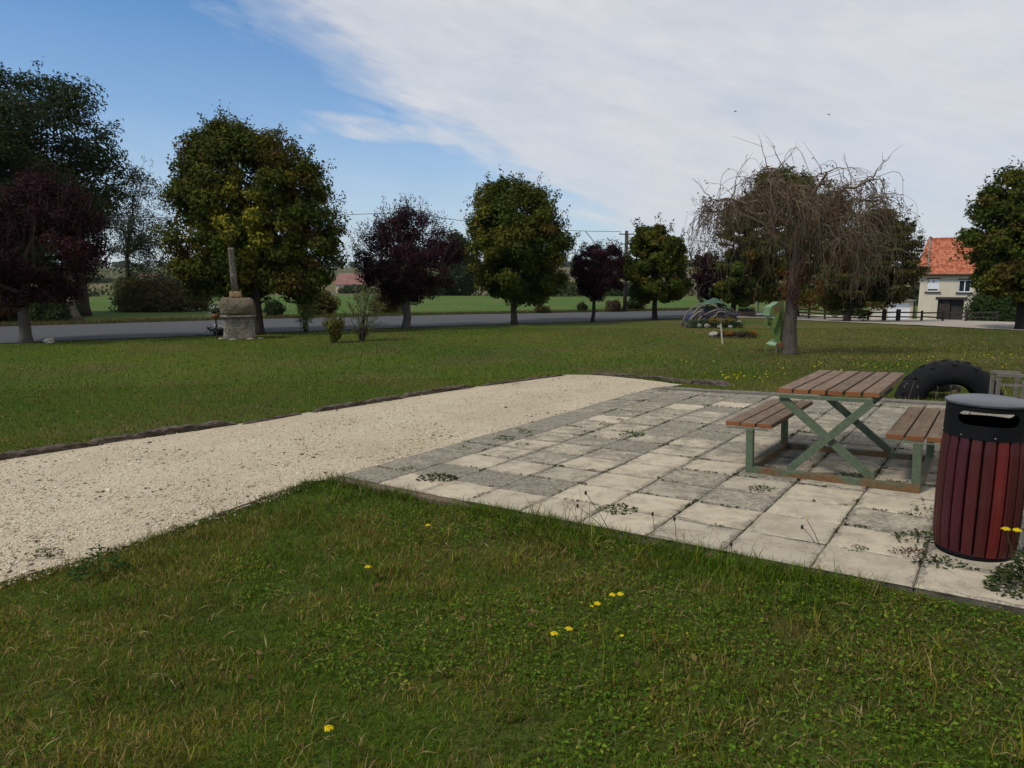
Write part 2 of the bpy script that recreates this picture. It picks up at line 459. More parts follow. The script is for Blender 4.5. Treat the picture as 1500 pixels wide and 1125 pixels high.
def drape(name, a, b, h, mat, na=10, seg=2.0):
    """a strip between two polylines laid on the ground"""
    def resample(P, n):
        P = np.array([(p[0], p[1]) for p in P]); L = np.concatenate([[0], np.cumsum(np.linalg.norm(np.diff(P, axis=0), axis=1))])
        q = np.linspace(0, L[-1], n); return np.stack([np.interp(q, L, P[:, 0]), np.interp(q, L, P[:, 1])], -1)
    L = sum((Vector(a[i + 1]) - Vector(a[i])).length for i in range(len(a) - 1)); n = max(4, int(L / seg))
    A = resample(a, n); B = resample(b, n)
    k = np.linspace(0, 1, na)[None, :, None]
    W = A[:, None] * (1 - k) + B[:, None] * k
    Z = G(W[..., 0], W[..., 1]) + h
    V = np.concatenate([W, Z[..., None]], -1).reshape(-1, 3)
    i, j = np.meshgrid(np.arange(n - 1), np.arange(na - 1), indexing='ij'); q = (i * na + j).ravel()
    me = fast_mesh(name, V, np.stack([q, q + na, q + na + 1, q + 1], -1), smooth=True)
    bm = bmesh.new(); bm.from_mesh(me); bmesh.ops.recalc_face_normals(bm, faces=bm.faces)
    if bm.faces and sum(f.normal.z for f in bm.faces) < 0: bmesh.ops.reverse_faces(bm, faces=bm.faces)
    bm.to_mesh(me); bm.free()
    return link(name, me, mat)

me = ground()
lawn = link('lawn', me, M['lawn']); tag(lawn, kind='structure')
# the sheet is divided along the road's middle and at the far side of the meadow
def split(ob, co, no, name, mat):
    m2 = ob.data.copy()
    for m_, clear_in, clear_out in ((ob.data, False, True), (m2, True, False)):
        bm = bmesh.new(); bm.from_mesh(m_)
        bmesh.ops.bisect_plane(bm, geom=bm.verts[:] + bm.edges[:] + bm.faces[:], plane_co=co, plane_no=no, clear_inner=clear_in, clear_outer=clear_out)
        bm.to_mesh(m_); bm.free()
    m2.materials.clear()
    return tag(link(name, m2, mat), kind='structure')
mid0 = (rn[2] + rf[2]) / 2; mid1 = (rn[-3] + rf[-3]) / 2
dr = (mid1 - mid0); dr.z = 0; dr.normalize(); nr_ = Vector((-dr.y, dr.x, 0))
meadow = split(lawn, mid0, nr_, 'meadow', M['meadow'])
hills = split(meadow, Vector((0, 150, 0)), Vector((0, 1, 0)), 'hills', M['hills'])

road = drape('road', rn, rf, .03, M['asphalt'], 12, 1.5); tag(road, kind='structure')
# road verge: earth and dry grass strips
drv_a = [at(*p) for p in [(1060, 466), (1110, 466), (1200, 470.5), (1280, 474), (1350, 477.5), (1420, 481), (1500, 485), (1640, 493)]]
drv_b = [at(*p) for p in [(1060, 457), (1110, 458.5), (1200, 461.5), (1280, 465), (1350, 467.5), (1420, 470), (1500, 473), (1640, 479)]]
drive = drape('drive', drv_a, drv_b, .034, M['drive'], 8, 1.5); tag(drive, kind='structure')
drv_poly = np.array([(p.x, p.y) for p in drv_a] + [(p.x, p.y) for p in reversed(drv_b)])

# gravel path as a filled sheet
def sheet(name, poly, h, mat, step=.25, amp=.004):
    lo = poly.min(0); hi = poly.max(0)
    bm = bmesh.new()
    vs = [bm.verts.new((p[0], p[1], 0)) for p in poly]
    f = bm.faces.new(vs)
    bmesh.ops.triangulate(bm, faces=[f])
    for ax in (0, 1):
        for q in np.arange(lo[ax] + step, hi[ax], step):
            co = Vector((0, 0, 0)); co[ax] = q; no = Vector((0, 0, 0)); no[ax] = 1
            bmesh.ops.bisect_plane(bm, geom=bm.verts[:] + bm.edges[:] + bm.faces[:], plane_co=co, plane_no=no)
    for v in bm.verts:
        v.co.z = gz(v.co.x, v.co.y) + h + amp * mnoise.noise(Vector((v.co.x * 1.3, v.co.y * 1.3, 3)))
    bmesh.ops.recalc_face_normals(bm, faces=bm.faces)
    if sum(f.normal.z for f in bm.faces) < 0: bmesh.ops.reverse_faces(bm, faces=bm.faces)
    me = bpy.data.meshes.new(name); bm.to_mesh(me); bm.free()
    me.polygons.foreach_set('use_smooth', np.ones(len(me.polygons), bool))
    return link(name, me, mat)
path = sheet('gravel_path', gp2, .012, M['gravel'], .3); tag(path, kind='structure')

# loose chips on the path
def inpoly_pts(poly, n, bias=None):
    lo = poly.min(0); hi = poly.max(0); out = []
    while sum(len(o) for o in out) < n:
        p = rng.uniform(lo, hi, (n * 2, 2)); k = inside(poly, p[:, 0], p[:, 1])
        if bias is not None: k &= rng.random(len(p)) < bias(p)
        out.append(p[k])
    return np.concatenate(out)[:n]
def chips(name, pts, size, h, cols, mat, flat=.6):
    n = len(pts)
    base = np.array([(1, 0, 0), (-.5, .8, 0), (-.6, -.8, 0), (.1, .1, .9), (0, -.1, -.6)], float)
    V = base[None] * (1 + .5 * rng.uniform(-1, 1, (n, 5, 3)))
    s = size * rng.lognormal(0, .45, n)
    V *= s[:, None, None]; V[..., 2] *= flat
    a = rng.uniform(0, 6.28, n); c, s_ = np.cos(a), np.sin(a)
    x = V[..., 0] * c[:, None] - V[..., 1] * s_[:, None]; y = V[..., 0] * s_[:, None] + V[..., 1] * c[:, None]
    V[..., 0] = x + pts[:, 0:1]; V[..., 1] = y + pts[:, 1:2]; V[..., 2] += (G(pts[:, 0], pts[:, 1]) + h)[:, None]
    fb = np.array([(0, 1, 3), (1, 2, 3), (2, 0, 3), (1, 0, 4), (2, 1, 4), (0, 2, 4)])
    Fc = (fb[None] + 5 * np.arange(n)[:, None, None]).reshape(-1, 3)
    ci = np.array(cols)[rng.integers(0, len(cols), n)] * rng.uniform(.7, 1.2, (n, 1))
    return link(name, fast_mesh(name, V.reshape(-1, 3), Fc, np.repeat(ci, 6, 0)), mat)
t = NT('chip_stone'); t.pbr(t.attr(), .95, 0, .1); M['chip'] = t.m
vis = lambda p: np.clip(30 / (p[:, 0] ** 2 + p[:, 1] ** 2), 0, 1) * (np.abs(p[:, 0]) < p[:, 1] * .85 + .5)
gpts = inpoly_pts(gp2, 22000, vis)
o = chips('gravel', gpts, .0075, .014, [(.58, .49, .35), (.64, .57, .44), (.48, .39, .26), (.52, .44, .31), (.36, .29, .2)], M['chip'])
tag(o, kind='stuff')
sp_e = np.array([(p.x, p.y) for p in near_w]); ii = rng.integers(0, len(sp_e) - 1, 1500); ff_ = rng.random((1500, 1)); sp_p = sp_e[ii] * (1 - ff_) + sp_e[ii + 1] * ff_ + rng.normal(size=(1500, 2)) * .06
o = chips('stray_chips', sp_p, .0075, .012, [(.58, .49, .35), (.5, .42, .3)], M['chip']); tag(o, kind='stuff')
pp = inpoly_pts(gp2, 6000, vis)
kk = np.array([mnoise.noise(Vector((p[0] * 1.4, p[1] * 1.4, 9))) for p in pp]) > .05
o = chips('leaf_litter', pp[kk][::2], .010, .019, [(.1, .075, .045), (.16, .12, .07), (.07, .055, .035)], M['chip'], .3)
tag(o, kind='stuff')

def unit(v): return v / np.maximum(np.linalg.norm(v, axis=-1, keepdims=True), 1e-9)
def leaf_arrays(C, Nrm, size, aspect=.75, D=None):
    n = len(C)
    if D is None: D = unit(rng.normal(size=(n, 3)))
    D = unit(D - Nrm * (D * Nrm).sum(-1, keepdims=True)); S = np.cross(Nrm, D)
    s = size[:, None]
    fold = Nrm * s * .18
    V = np.stack([C - D * s * .5, C + S * s * aspect * .5 + fold, C + D * s * .5, C - S * s * aspect * .5 + fold], 1)
    return V.reshape(-1, 3), (np.arange(n)[:, None] * 4 + np.arange(4)[None])
def pick(cols, wts, n):
    w = np.array(wts, float); w /= w.sum()
    return np.array(cols)[rng.choice(len(cols), n, p=w)]
def join(parts):
    V = []; F_ = []; T = []; o = 0
    for v, f, t_ in parts: V.append(v); F_.append(f + o); T.append(t_); o += len(v)
    return np.concatenate(V), np.concatenate(F_), np.concatenate(T)

# ------------------------------------------------------------------ terrace of slabs
def cr(px, py):
    p = at(px, py); d = Vector((p.x - O.x, p.y - O.y, 0)); s = d.dot(UB); t_ = d.dot(UA)
    return int(s // TS), (0 if t_ < .44 else 1 + int((t_ - .44) // TT))
lich = {}
for c_ in range(NCOL):
    for r_ in range(15):
        lich[c_, r_] = (float(np.clip(.28 + .05 * r_ + .2 * rng.standard_normal(), 0, .85)), float(rng.random()))
for r_ in range(15): lich[0, r_] = (.9 if r_ in (0, 2, 4, 7, 8) else .78, .1)
for q in ((655, 692), (670, 690), (740, 708), (800, 714), (850, 720), (762, 634), (925, 655), (1063, 607), (905, 584), (960, 586), (1100, 700), (1145, 708), (1240, 655)):
    lich[cr(*q)] = (1.0, .1)
for q in ((600, 712), (655, 722), (1000, 601), (1073, 598), (960, 682), (860, 728), (950, 738), (1050, 752), (1010, 770), (1180, 735), (1260, 750), (1230, 790), (960, 775), (880, 612)):
    lich[cr(*q)] = (.05, .85)
mb = MB()
for c_ in range(NCOL):
    for r_ in range(15):
        s0, s1 = c_ * TS, (c_ + 1) * TS
        t0, t1 = (0, .44) if r_ == 0 else (.44 + (r_ - 1) * TT, .44 + r_ * TT)
        g = .0035 + .003 * rng.random(); gt = .004 + .005 * rng.random()
        h = .041 + .0022 * float(np.clip(rng.standard_normal(), -2, 2)); tx, ty = rng.normal(0, .003, 2)
        n = 7
        ring = []
        for (a, b) in (((s0 + g, t0 + gt), (s1 - g, t0 + gt)), ((s1 - g, t0 + gt), (s1 - g, t1 - gt)), ((s1 - g, t1 - gt), (s0 + g, t1 - gt)), ((s0 + g, t1 - gt), (s0 + g, t0 + gt))):
            for k in range(n):
                f = k / n; ring.append((a[0] + (b[0] - a[0]) * f, a[1] + (b[1] - a[1]) * f))
        cx, cy = (s0 + s1) / 2, (t0 + t1) / 2
        j = rng.normal(0, .0030, (len(ring), 2))
        V = []
        for lev in range(4):
            for i, (s, t_) in enumerate(ring):
                ins = (0, 0, .009, .034 + .012 * math.sin(i * 2.3 + c_ + r_))[lev]
                s2 = s + j[i, 0] + (cx - s) / .25 * ins; t2 = t_ + j[i, 1] + (cy - t_) / .25 * ins
                hh = (-.04, h - .008, h, h)[lev] + ((s - cx) * tx + (t_ - cy) * ty if lev else 0)
                V.append(terr(s2, t2, hh))
        m = len(ring)
        Fc = [(l * m + i, l * m + (i + 1) % m, (l + 1) * m + (i + 1) % m, (l + 1) * m + i) for l in (0, 1, 2) for i in range(m)]
        Fc.append(tuple(3 * m + i for i in range(m)))
        L, w = lich[c_, r_]; sd = float(rng.random())
        mb.cur = (L, w, sd); mb.add(V, Fc)
        mb.t[-len(Fc):-1] = [(min(1, L + .38 + .15 * math.sin(q * .7 + c_)), w, sd) for q in range(len(Fc) - 1)]
terrace = mb.build('paved_terrace', [M['slab'], M['joint']])
mi = np.zeros((NCOL * 15, 28 * 3 + 1), np.int32); mi[:, :28] = 1; terrace.data.polygons.foreach_set('material_index', mi.ravel()); tag(terrace, kind='structure')
JX = []
for c_ in range(1, NCOL): JX += [(c_ * TS + rng.normal(0, .006), u) for u in rng.uniform(0, TL, 330)]
for r_ in range(14): JX += [(u, .44 + r_ * TT + rng.normal(0, .006)) for u in rng.uniform(0, TW, 260)]
JX = np.array(JX); kn = np.array([mnoise.noise(Vector((a * 1.9, b * 1.9, 4))) + .5 * mnoise.noise(Vector((a * 7, b * 7, 4))) for a, b in JX]) > .17; JX = JX[kn]
JP = np.array([tuple(terr(a, b, .036)) for a, b in JX]); JP = np.repeat(JP, 4, 0); n = len(JP); JP += rng.normal(size=(n, 3)) * np.array([.008, .008, .0])
JP[:, 2] += rng.uniform(0, .014, n)
v, f = leaf_arrays(JP, unit(rng.normal(size=(n, 3)) + np.array([0, 0, .4])), rng.uniform(.008, .026, n), .4, rng.normal(size=(n, 3)) + np.array([0, 0, .8]))
o = link('joint_moss', fast_mesh('joint_moss', v, f, pick([(.03, .045, .012), (.05, .07, .018), (.045, .04, .02), (.07, .075, .025)], [3, 2, 3, 1], n)), M['leaf']); tag(o, kind='stuff')
js = sheet('joint_soil', np.array([tuple(terr(s, t_)[:2]) for s, t_ in ((0, 0), (TW, 0), (TW, TL), (0, TL))]), .0295, M['joint'], .5, .002); tag(js, kind='structure')

# ------------------------------------------------------------------ edgings
def rough_timber(name, a, b, w, h, mat, label, cat, seed, group=None, amp=.02, lift=0, sink=.05):
    a = Vector(a); b = Vector(b); L = (b - a).length; n = max(4, int(L / .045)); d = (b - a).normalized()
    side = Vector((-d.y, d.x, 0)).normalized()
    V = []; ns = 14
    for i in range(n + 1):
        f = i / n; p = a.lerp(b, f); p.z = gz(p.x, p.y) + lift
        e = min(1, .35 + 6 * min(f, 1 - f))
        for k in range(ns):
            an = 2 * math.pi * k / ns
            ca, sa = math.cos(an), math.sin(an)
            cx = math.copysign(abs(ca) ** .5, ca) * w / 2; cz = math.copysign(abs(sa) ** .5, sa) * (h + sink) / 2 * e
            q = p + side * cx + Vector((0, 0, (h - sink) / 2 + cz - (1 - e) * h * .5))
            nz = mnoise.noise(Vector((i * .12, k * .9, seed * 5.3))) + .9 * mnoise.noise(Vector((i * .5, k * 2.7, seed * 2.3))) + .5 * mnoise.noise(Vector((i * 1.3, k * 3.7, seed)))
            q += (side * ca + Vector((0, 0, sa))) * nz * amp
            V.append(q)
    Fc = [(i * ns + k, i * ns + (k + 1) % ns, (i + 1) * ns + (k + 1) % ns, (i + 1) * ns + k) for i in range(n) for k in range(ns)]
    Fc += [tuple(reversed(range(ns))), tuple(n * ns + k for k in range(ns))]
    o = mb2 = MB(); mb2.add(V, Fc); bmx = mb2.mesh(name)
    bm = bmesh.new(); bm.from_mesh(bmx); bmesh.ops.recalc_face_normals(bm, faces=bm.faces); bm.to_mesh(bmx); bm.free()
    ob = link(name, bmx, mat); return tag(ob, label, cat, group)

E_ = 'rotten timbers edging the gravel path'
tim = [((-210, 707), (150, 652), .11, .075, 'thick rotten dark sleeper edging the gravel path at the left frame edge'),
       ((120, 655), (348, 622), .12, .08, 'long split blackened sleeper between lawn and gravel, ending in a stub'),
       ((352, 624), (445, 607), .07, .045, 'thin low dark timber following the blackened sleeper along the gravel'),
       ((455, 606), (592, 584), .11, .07, 'grey brown worn timber edging the middle of the gravel path'),
       ((586, 584), (692, 568), .13, .08, 'pale grey split timber after the worn brown one on the path edge'),
       ((700, 567.5), (828, 550.5), .1, .05, 'low timber almost buried in turf before the far bend of the gravel'),
       ((862, 549.5), (938, 553.5), .12, .065, 'dark timber rounding the far end of the gravel path'),
       ((932, 553.5), (1012, 562.5), .13, .075, 'dark timber on the far end of the gravel closest to the terrace kerb'),
       ((1008, 560), (1068, 566), .2, .07, 'crumbled reddish brown timber remains in the grass behind the terrace kerb')]
for i, (a, b, w, h, lab) in enumerate(tim):
    rough_timber('edging_timber', at(*a), at(*b), w, h, M['old_timber'], lab, 'edging timber', i, E_, .034 if w > .1 else .018)
rough_timber('edging_log', terr(-.14, -.065), terr(1.75, -.07), .085, .05, M['log'], 'round pale brown log edging the terrace front, its cut end at the gravel', 'log', 31, None, .006, 0, .04)
rough_timber('edging_board', terr(1.8, -.05), terr(4.3, -.055), .05, .018, M['log'], 'thin half buried wooden board along the terrace front among the grass', 'edging board', 33, None, .006)
rough_timber('edging_strip', at(447, 711), at(300, 763), .03, .022, M['old_timber'], 'thin dark strip edging the near side of the gravel path', 'edging strip', 37, None, .004)
rough_timber('kerb_timber', terr(-.08, TL + .07), terr(3.1, TL + .07), .09, .085, M['grey_timber'], 'straight grey kerb timber behind the terrace, its end touching the gravel', 'kerb timber', 41, 'kerb timbers behind the terrace', .006)
rough_timber('kerb_timber', terr(3.14, TL + .07), terr(6.6, TL + .07), .09, .085, M['grey_timber'], 'straight grey kerb timber behind the picnic table, in front of the tyre', 'kerb timber', 43, 'kerb timbers behind the terrace', .006)

# ------------------------------------------------------------------ picnic table
e1 = UB.copy(); e1.z = .02845 * UB.x - .0302 * UB.y; e1.normalize()
e2 = UA.copy(); e2.z = .02845 * UA.x - .0302 * UA.y; e2 -= e1 * e2.dot(e1); e2.normalize()
e3 = e1.cross(e2)
p0 = at(1097, 694); p0.z += .037
TM = Matrix((e1, e2, e3)).transposed().to_4x4(); TM.translation = p0 + e1 * .66 + e2 * .5
table = empty('picnic_table', (0, 0, 0), 'picnic table with two attached benches, brown boards on a rusty green crossed steel frame', 'picnic table')
table.matrix_world = TM
OX, OY = -.66, -.5
def boards(name, s0, s1, t0, t1, z, n, gap, th):
    mb = MB(); w = (s1 - s0 - gap * (n - 1)) / n
    for i in range(n):
        k = .85 + .3 * rng.random(); mb.cur = (k, k * .98, k * .96)
        a = s0 + i * (w + gap)
        mb.box((OX + a + w / 2, OY + (t0 + t1) / 2 + rng.normal(0, .006), z + rng.normal(0, .0012)), (w, t1 - t0, th))
    return mb.build(name, M['board'], table, bevel=.005)
boards('tabletop', .225, 1.035, .07, 1.73, .745, 6, .02, .042)
boards('bench_seat', -.215, .2, -.02, 1.56, .425, 3, .014, .04)
boards('bench_seat', 1.105, 1.52, -.02, 1.56, .425, 3, .014, .04)
TN, TF = -.08, 1.10   # near and far frame
mb = MB()
for tt in (TN, TF):
    mb.box((OX + .685, OY + tt, .03), (1.37, .06, .06))
for s in (.03, 1.34):
    mb.box((OX + s, OY + (TN + TF) / 2, .0302), (.058, TF - TN - .061, .058))
mb.build('base_frame', M['green_steel'], table, bevel=.004)
for s in (.03, 1.34):
    for tt in (TN, TF):
        mb = MB(); mb.box((OX + s, OY + tt, .23), (.062, .056, .345)); mb.build('bench_leg', M['green_steel'], table, bevel=.004)
for s in (0, 1.31):
    for tt in (TN, TF):
        mb = MB(); mb.box((OX + s, OY + tt, .4025 - .0), (.36, .04, .006)); mb.build('seat_bracket', M['green_steel'], table)
for tt in (TN + .06, TF):
    mb = MB()
    mb.beam((OX + .36, OY + tt - .018, .06), (OX + 1.0, OY + tt - .018, .70), .036, .066, (0, 0, 1))
    mb.build('cross_leg', M['green_steel'], table, bevel=.003)
    mb = MB()
    mb.beam((OX + 1.01, OY + tt + .02, .06), (OX + .27, OY + tt + .02, .70), .036, .066, (0, 0, 1))
    mb.build('cross_leg', M['green_steel'], table, bevel=.003)
    mb = MB(); mb.box((OX + .635, OY + tt, .71), (.74, .05, .028)); mb.build('top_bracket', M['green_steel'], table)

# ------------------------------------------------------------------ litter bin
pc = at(1424, 814.5)
pc.z += .036
hb = onY(1450, 585, pc.y).z - pc.z
print('bin height', hb)
binE = empty('litter_bin', pc, 'round litter bin with dark red slats and a black slotted hood', 'litter bin')
RB = .215
mb = MB(); mb.lathe([(RB - .03, 0), (RB - .012, .004), (RB - .008, .03), (RB - .03, .05)], 48); mb.build('base_ring', M['bin_black'], binE, True)
z0, z1 = .035, hb - .20
mb = MB(); mb.lathe([(RB - .03, .04), (RB - .022, .3), (RB - .03, z1 - .005)], 48); mb.build('inner_drum', M['bin_black'], binE, True)
NS = 20; rb = random.Random(5)
mb = MB()
va = math.atan2(-pc.y, -pc.x)
for i in range(NS):
    a = va + .42 * 0 + 2 * math.pi * (i + .5) / NS
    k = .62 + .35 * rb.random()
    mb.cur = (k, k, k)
    if i == 1: mb.cur = (1.9, 1.5, 1.5)  # sky reflection painted into slat tints: bright one right, purplish ones left
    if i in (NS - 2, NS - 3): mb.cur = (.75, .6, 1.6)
    hw_ = math.pi / NS * .86
    segs = 8; prof = []
    V = []
    for q in range(segs + 1):
        f = q / segs; z = z0 + (z1 - z0) * f
        rr = RB + .008 * math.sin(math.pi * f)
        if q in (0, segs): rr -= .006
        for (da, dr_) in ((-1, -.018), (-1, -.004), (-.8, .002), (0, .004), (.8, .002), (1, -.004), (1, -.018)):
            V.append(((rr + dr_) * math.cos(a + da * hw_), (rr + dr_) * math.sin(a + da * hw_), z))
    m = 7
    Fc = [(q * m + k2, q * m + (k2 + 1) % m, (q + 1) * m + (k2 + 1) % m, (q + 1) * m + k2) for q in range(segs) for k2 in range(m)]
    Fc += [tuple(reversed(range(m))), tuple(segs * m + k2 for k2 in range(m))]
    mb.add(V, Fc)
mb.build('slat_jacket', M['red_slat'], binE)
# hood with two stadium slots, cut with a boolean
def hood():
    out = MB(); hz0, hz1 = z1 - .012, hb - .012
    N = 72; ro, ri = RB + .003, RB - .012
    out.lathe([(ro, hz0), (ro - .001, hz0 + .01), (ro - .006, hz1 - .004), (ro - .010, hz1), (ri - .006, hz1), (ri, hz1 - .006), (ri, hz0)], N, cap=False)
    n = 7; o = []
    for k in range(N):
        out.f.append([6 * N + k, 6 * N + (k + 1) % N, (k + 1) % N, k]); out.t.append((1, 1, 1))
    me = out.mesh('hood')
    bm = bmesh.new(); bm.from_mesh(me); bmesh.ops.recalc_face_normals(bm, faces=bm.faces); bm.to_mesh(me); bm.free()
    cut = MB(); zc = hz0 + (hz1 - hz0) * .60; hh = .041; hl = .148
    P = []
    for k in range(24):
        an = 2 * math.pi * k / 24; ca, sa = math.cos(an), math.sin(an)
        P.append((math.copysign(hl - hh, ca) + hh * ca, zc + hh * sa))
    va2 = va + R(3)
    dx = Vector((math.cos(va2), math.sin(va2), 0)); dy = Vector((-dx.y, dx.x, 0))
    V = [dx * e + dy * u + Vector((0, 0, z)) for e in (-.6, .6) for u, z in P]
    Fc = [(k, (k + 1) % 24, 24 + (k + 1) % 24, 24 + k) for k in range(24)] + [tuple(reversed(range(24))), tuple(range(24, 48))]
    cut.add(V, Fc); cm = cut.mesh('cutter')
    bm = bmesh.new(); bm.from_mesh(cm); bmesh.ops.recalc_face_normals(bm, faces=bm.faces); bm.to_mesh(cm); bm.free()
    a = bpy.data.objects.new('hood_a', me); b = bpy.data.objects.new('hood_b', cm); col.objects.link(a); col.objects.link(b)
    md = a.modifiers.new('b', 'BOOLEAN'); md.operation = 'DIFFERENCE'; md.object = b; md.solver = 'EXACT'
    dg = bpy.context.evaluated_depsgraph_get(); res = bpy.data.meshes.new_from_object(a.evaluated_get(dg))
    bpy.data.objects.remove(a); bpy.data.objects.remove(b)
    res.polygons.foreach_set('use_smooth', np.ones(len(res.polygons), bool)); res.set_sharp_from_angle(angle=R(35))
    return res
h_ = hood(); h_.materials.clear(); link('hood', h_, M['bin_black'], binE)
mb = MB(); mb.lathe([(RB - .03, hb - .021), (RB + .006, hb - .019), (RB + .008, hb - .008), (RB, hb - .002), (RB - .05, hb + .009), (RB * .4, hb + .017), (.02, hb + .018)], 64)
l_ = mb.build('lid', M['bin_lid'], binE, True); l_.data.set_sharp_from_angle(angle=R(50))
for k in range(8):
    a = va + 2 * math.pi * (k + .3) / 8
    mb = MB(); mb.blob(((RB + .004) * math.cos(a), (RB + .004) * math.sin(a), z1 + .005), (.006, .006, .006), k, 0, 1); mb.build('rivet', M['steel'], binE, True)

# ------------------------------------------------------------------ half buried tyre, log, wooden frame
tp = at(1389, 584)
tyre = empty('tractor_tyre', tp, 'large worn black tractor tyre half buried upright behind the picnic table', 'tyre')
ax = Vector((-.35, -1, 0)).normalized(); tx_ = Vector((-ax.y, ax.x, 0))
ro, ri, wd = .71, .37, .46; cz = -.12
prof = [(ri, -.16), (ri + .03, -.21), (ri + .15, -.235), (ro - .1, -.22), (ro - .03, -.18), (ro, -.08), (ro, .08), (ro - .03, .18), (ro - .1, .22), (ri + .15, .235), (ri + .03, .21), (ri, .16), (ri + .05, .12), (ro - .08, .12), (ro - .08, -.12), (ri + .05, -.12)]
mb = MB(); N = 64; m = len(prof); V = []
for k in range(N):
    a = 2 * math.pi * k / N
    for r_, w_ in prof:
        r2 = r_ + .012 * mnoise.noise(Vector((math.cos(a) * 2, math.sin(a) * 2, w_ * 6)))
        V.append(tx_ * (r2 * math.cos(a)) + ax * w_ + Vector((0, 0, cz + r2 * math.sin(a) * .97)))
mb.add(V, [(k * m + q, k * m + (q + 1) % m, ((k + 1) % N) * m + (q + 1) % m, ((k + 1) % N) * m + q) for k in range(N) for q in range(m)])
mb.build('casing', M['rubber'], tyre, True)
for k in range(30):
    a = 2 * math.pi * k / 30; s_ = 1 if k % 2 else -1; mb = MB()
    pts = []
    for f in (0, .5, 1):
        aa = a + f * .13; rr = ro - .005 - .05 * f
        pts.append(tx_ * (rr * math.cos(aa)) + ax * (s_ * (.0 + .2 * f)) + Vector((0, 0, cz + rr * math.sin(aa) * .97)))
    for q in range(2): mb.beam(pts[q], pts[q + 1], .055, .06, (tx_ * math.cos(a) + Vector((0, 0, math.sin(a)))))
    if math.sin(a) > -.1: mb.build('tread_lug', M['rubber'], tyre)

lp = at(1376, 580) + Vector((.06, .12, .02)); lp.z = gz(lp.x, lp.y)
mb = MB(); V0 = lp + Vector((-.32, .03, .11)); V1 = lp + Vector((.30, -.05, .09))
mb.tube([V0 + (V1 - V0) * f + Vector((0, 0, .06 * math.sin(math.pi * f))) for f in np.linspace(0, 1, 8)], [.05, .085, .105, .115, .11, .095, .07, .04], 9)
lo = mb.build('driftwood_log', M['grey_timber'], None, True); tag(lo, 'bleached grey driftwood log lying inside the tractor tyre', 'log')
fp = at(1459, 597); fq = at(1496.5, 598)
wf = empty('wooden_trestle', fp, 'low weathered wooden trestle with two rails standing behind the litter bin', 'trestle')
dx = (fq - fp); dxy = Vector((dx.x, dx.y, 0)); wl = dxy.length; dxy.normalize(); dyv = Vector((-dxy.y, dxy.x, 0))
hf = onY(1459, 549, fp.y).z - fp.z
for q in (0, wl):
    for e in (0, .32):
        mb = MB(); b0 = dxy * q + dyv * e; mb.beam(b0 + Vector((0, 0, -.06)), b0 + Vector((0, 0, hf - .022)), .035, .04, (1, 0, 0)); mb.build('leg', M['grey_timber'], wf)
mb = MB(); mb.beam(dxy * -.03 + Vector((0, 0, hf)), dxy * (wl + .03) + Vector((0, 0, hf)), .05, .042); mb.build('top_rail', M['grey_timber'], wf)
mb = MB(); mb.beam(dyv * .32 + dxy * -.03 + Vector((0, 0, hf)), dyv * .32 + dxy * (wl + .03) + Vector((0, 0, hf)), .05, .042); mb.build('top_rail', M['grey_timber'], wf)
mb = MB(); mb.beam(dxy * .018 + Vector((0, 0, hf * .70)), dxy * (wl - .018) + Vector((0, 0, hf * .70)), .025, .03); mb.build('cross_rail', M['grey_timber'], wf)
sp_ = at(1499, 586)
mb = MB(); mb.tube([Vector((0, 0, -.1)), Vector((.0, 0, onY(1499, 533, sp_.y).z - sp_.z))], [.028, .024], 8)
st_ = mb.build('wooden_stake', M['grey_timber']); st_.location = sp_; tag(st_, 'upright weathered wooden stake at the right frame edge behind the bin', 'stake')

# ------------------------------------------------------------------ wayside cross
xp = at(351, 496)
k = xp.y / 1000 * 1.01
cross = empty('wayside_cross', xp, 'old stone wayside cross with lichen covered pedestal, slim shaft and small iron cross', 'wayside cross')
cross.rotation_euler.z = -math.atan2(xp.x, xp.y)
def stone_block(name, prof, cx, seed, amp, tint=(1, 1, 1), sides=8, lean=0, sub=1):
    """prof: (half width, z); octagonal-ish worn block"""
    mb = MB(); mb.cur = tint; V = []; n = 24
    for i, (w, z) in enumerate(prof):
        for q in range(n):
            a = 2 * math.pi * (q + .5) / n
            ca, sa = math.cos(a), math.sin(a)
            e = 2 / sides; sx = math.copysign(abs(ca) ** e, ca); sy = math.copysign(abs(sa) ** e, sa)
            p = Vector((cx + sx * w + lean * z, sy * w, z))
            p += Vector((sx, sy, .5)) * amp * mnoise.noise(p * 2.6 + Vector((seed * 7, 0, 0)))
            V.append(p)
    Fc = [(i * n + q, i * n + (q + 1) % n, (i + 1) * n + (q + 1) % n, (i + 1) * n + q) for i in range(len(prof) - 1) for q in range(n)]
    Fc += [tuple(reversed(range(n))), tuple((len(prof) - 1) * n + q for q in range(n))]
    mb.add(V, Fc); return mb.build(name, M['stone'], cross, True)
def lin(a, b, n=5): return [(a[0] + (b[0] - a[0]) * i / n, a[1] + (b[1] - a[1]) * i / n) for i in range(n + 1)]
stone_block('pedestal', lin((21.5 * k, -.1), (21 * k, 31 * k)), 0, 1, .05, (.82, .79, .74), 8)
stone_block('ledge', [(21.5 * k, 30.5 * k), (24 * k, 31.5 * k), (24.5 * k, 33.5 * k), (22 * k, 35 * k)], 0, 2, .04, (.8, .77, .7), 8)
stone_block('cap_block', lin((23 * k, 34.8 * k), (23.5 * k, 50 * k), 4) + [(22 * k, 56 * k), (18 * k, 59.5 * k)], 0, 3, .10, (.6, .54, .44), 6)
stone_block('shaft_foot', lin((8.5 * k, 58.5 * k), (7.5 * k, 68 * k), 3), -2 * k, 4, .03, (1.0, .75, .5), 6)
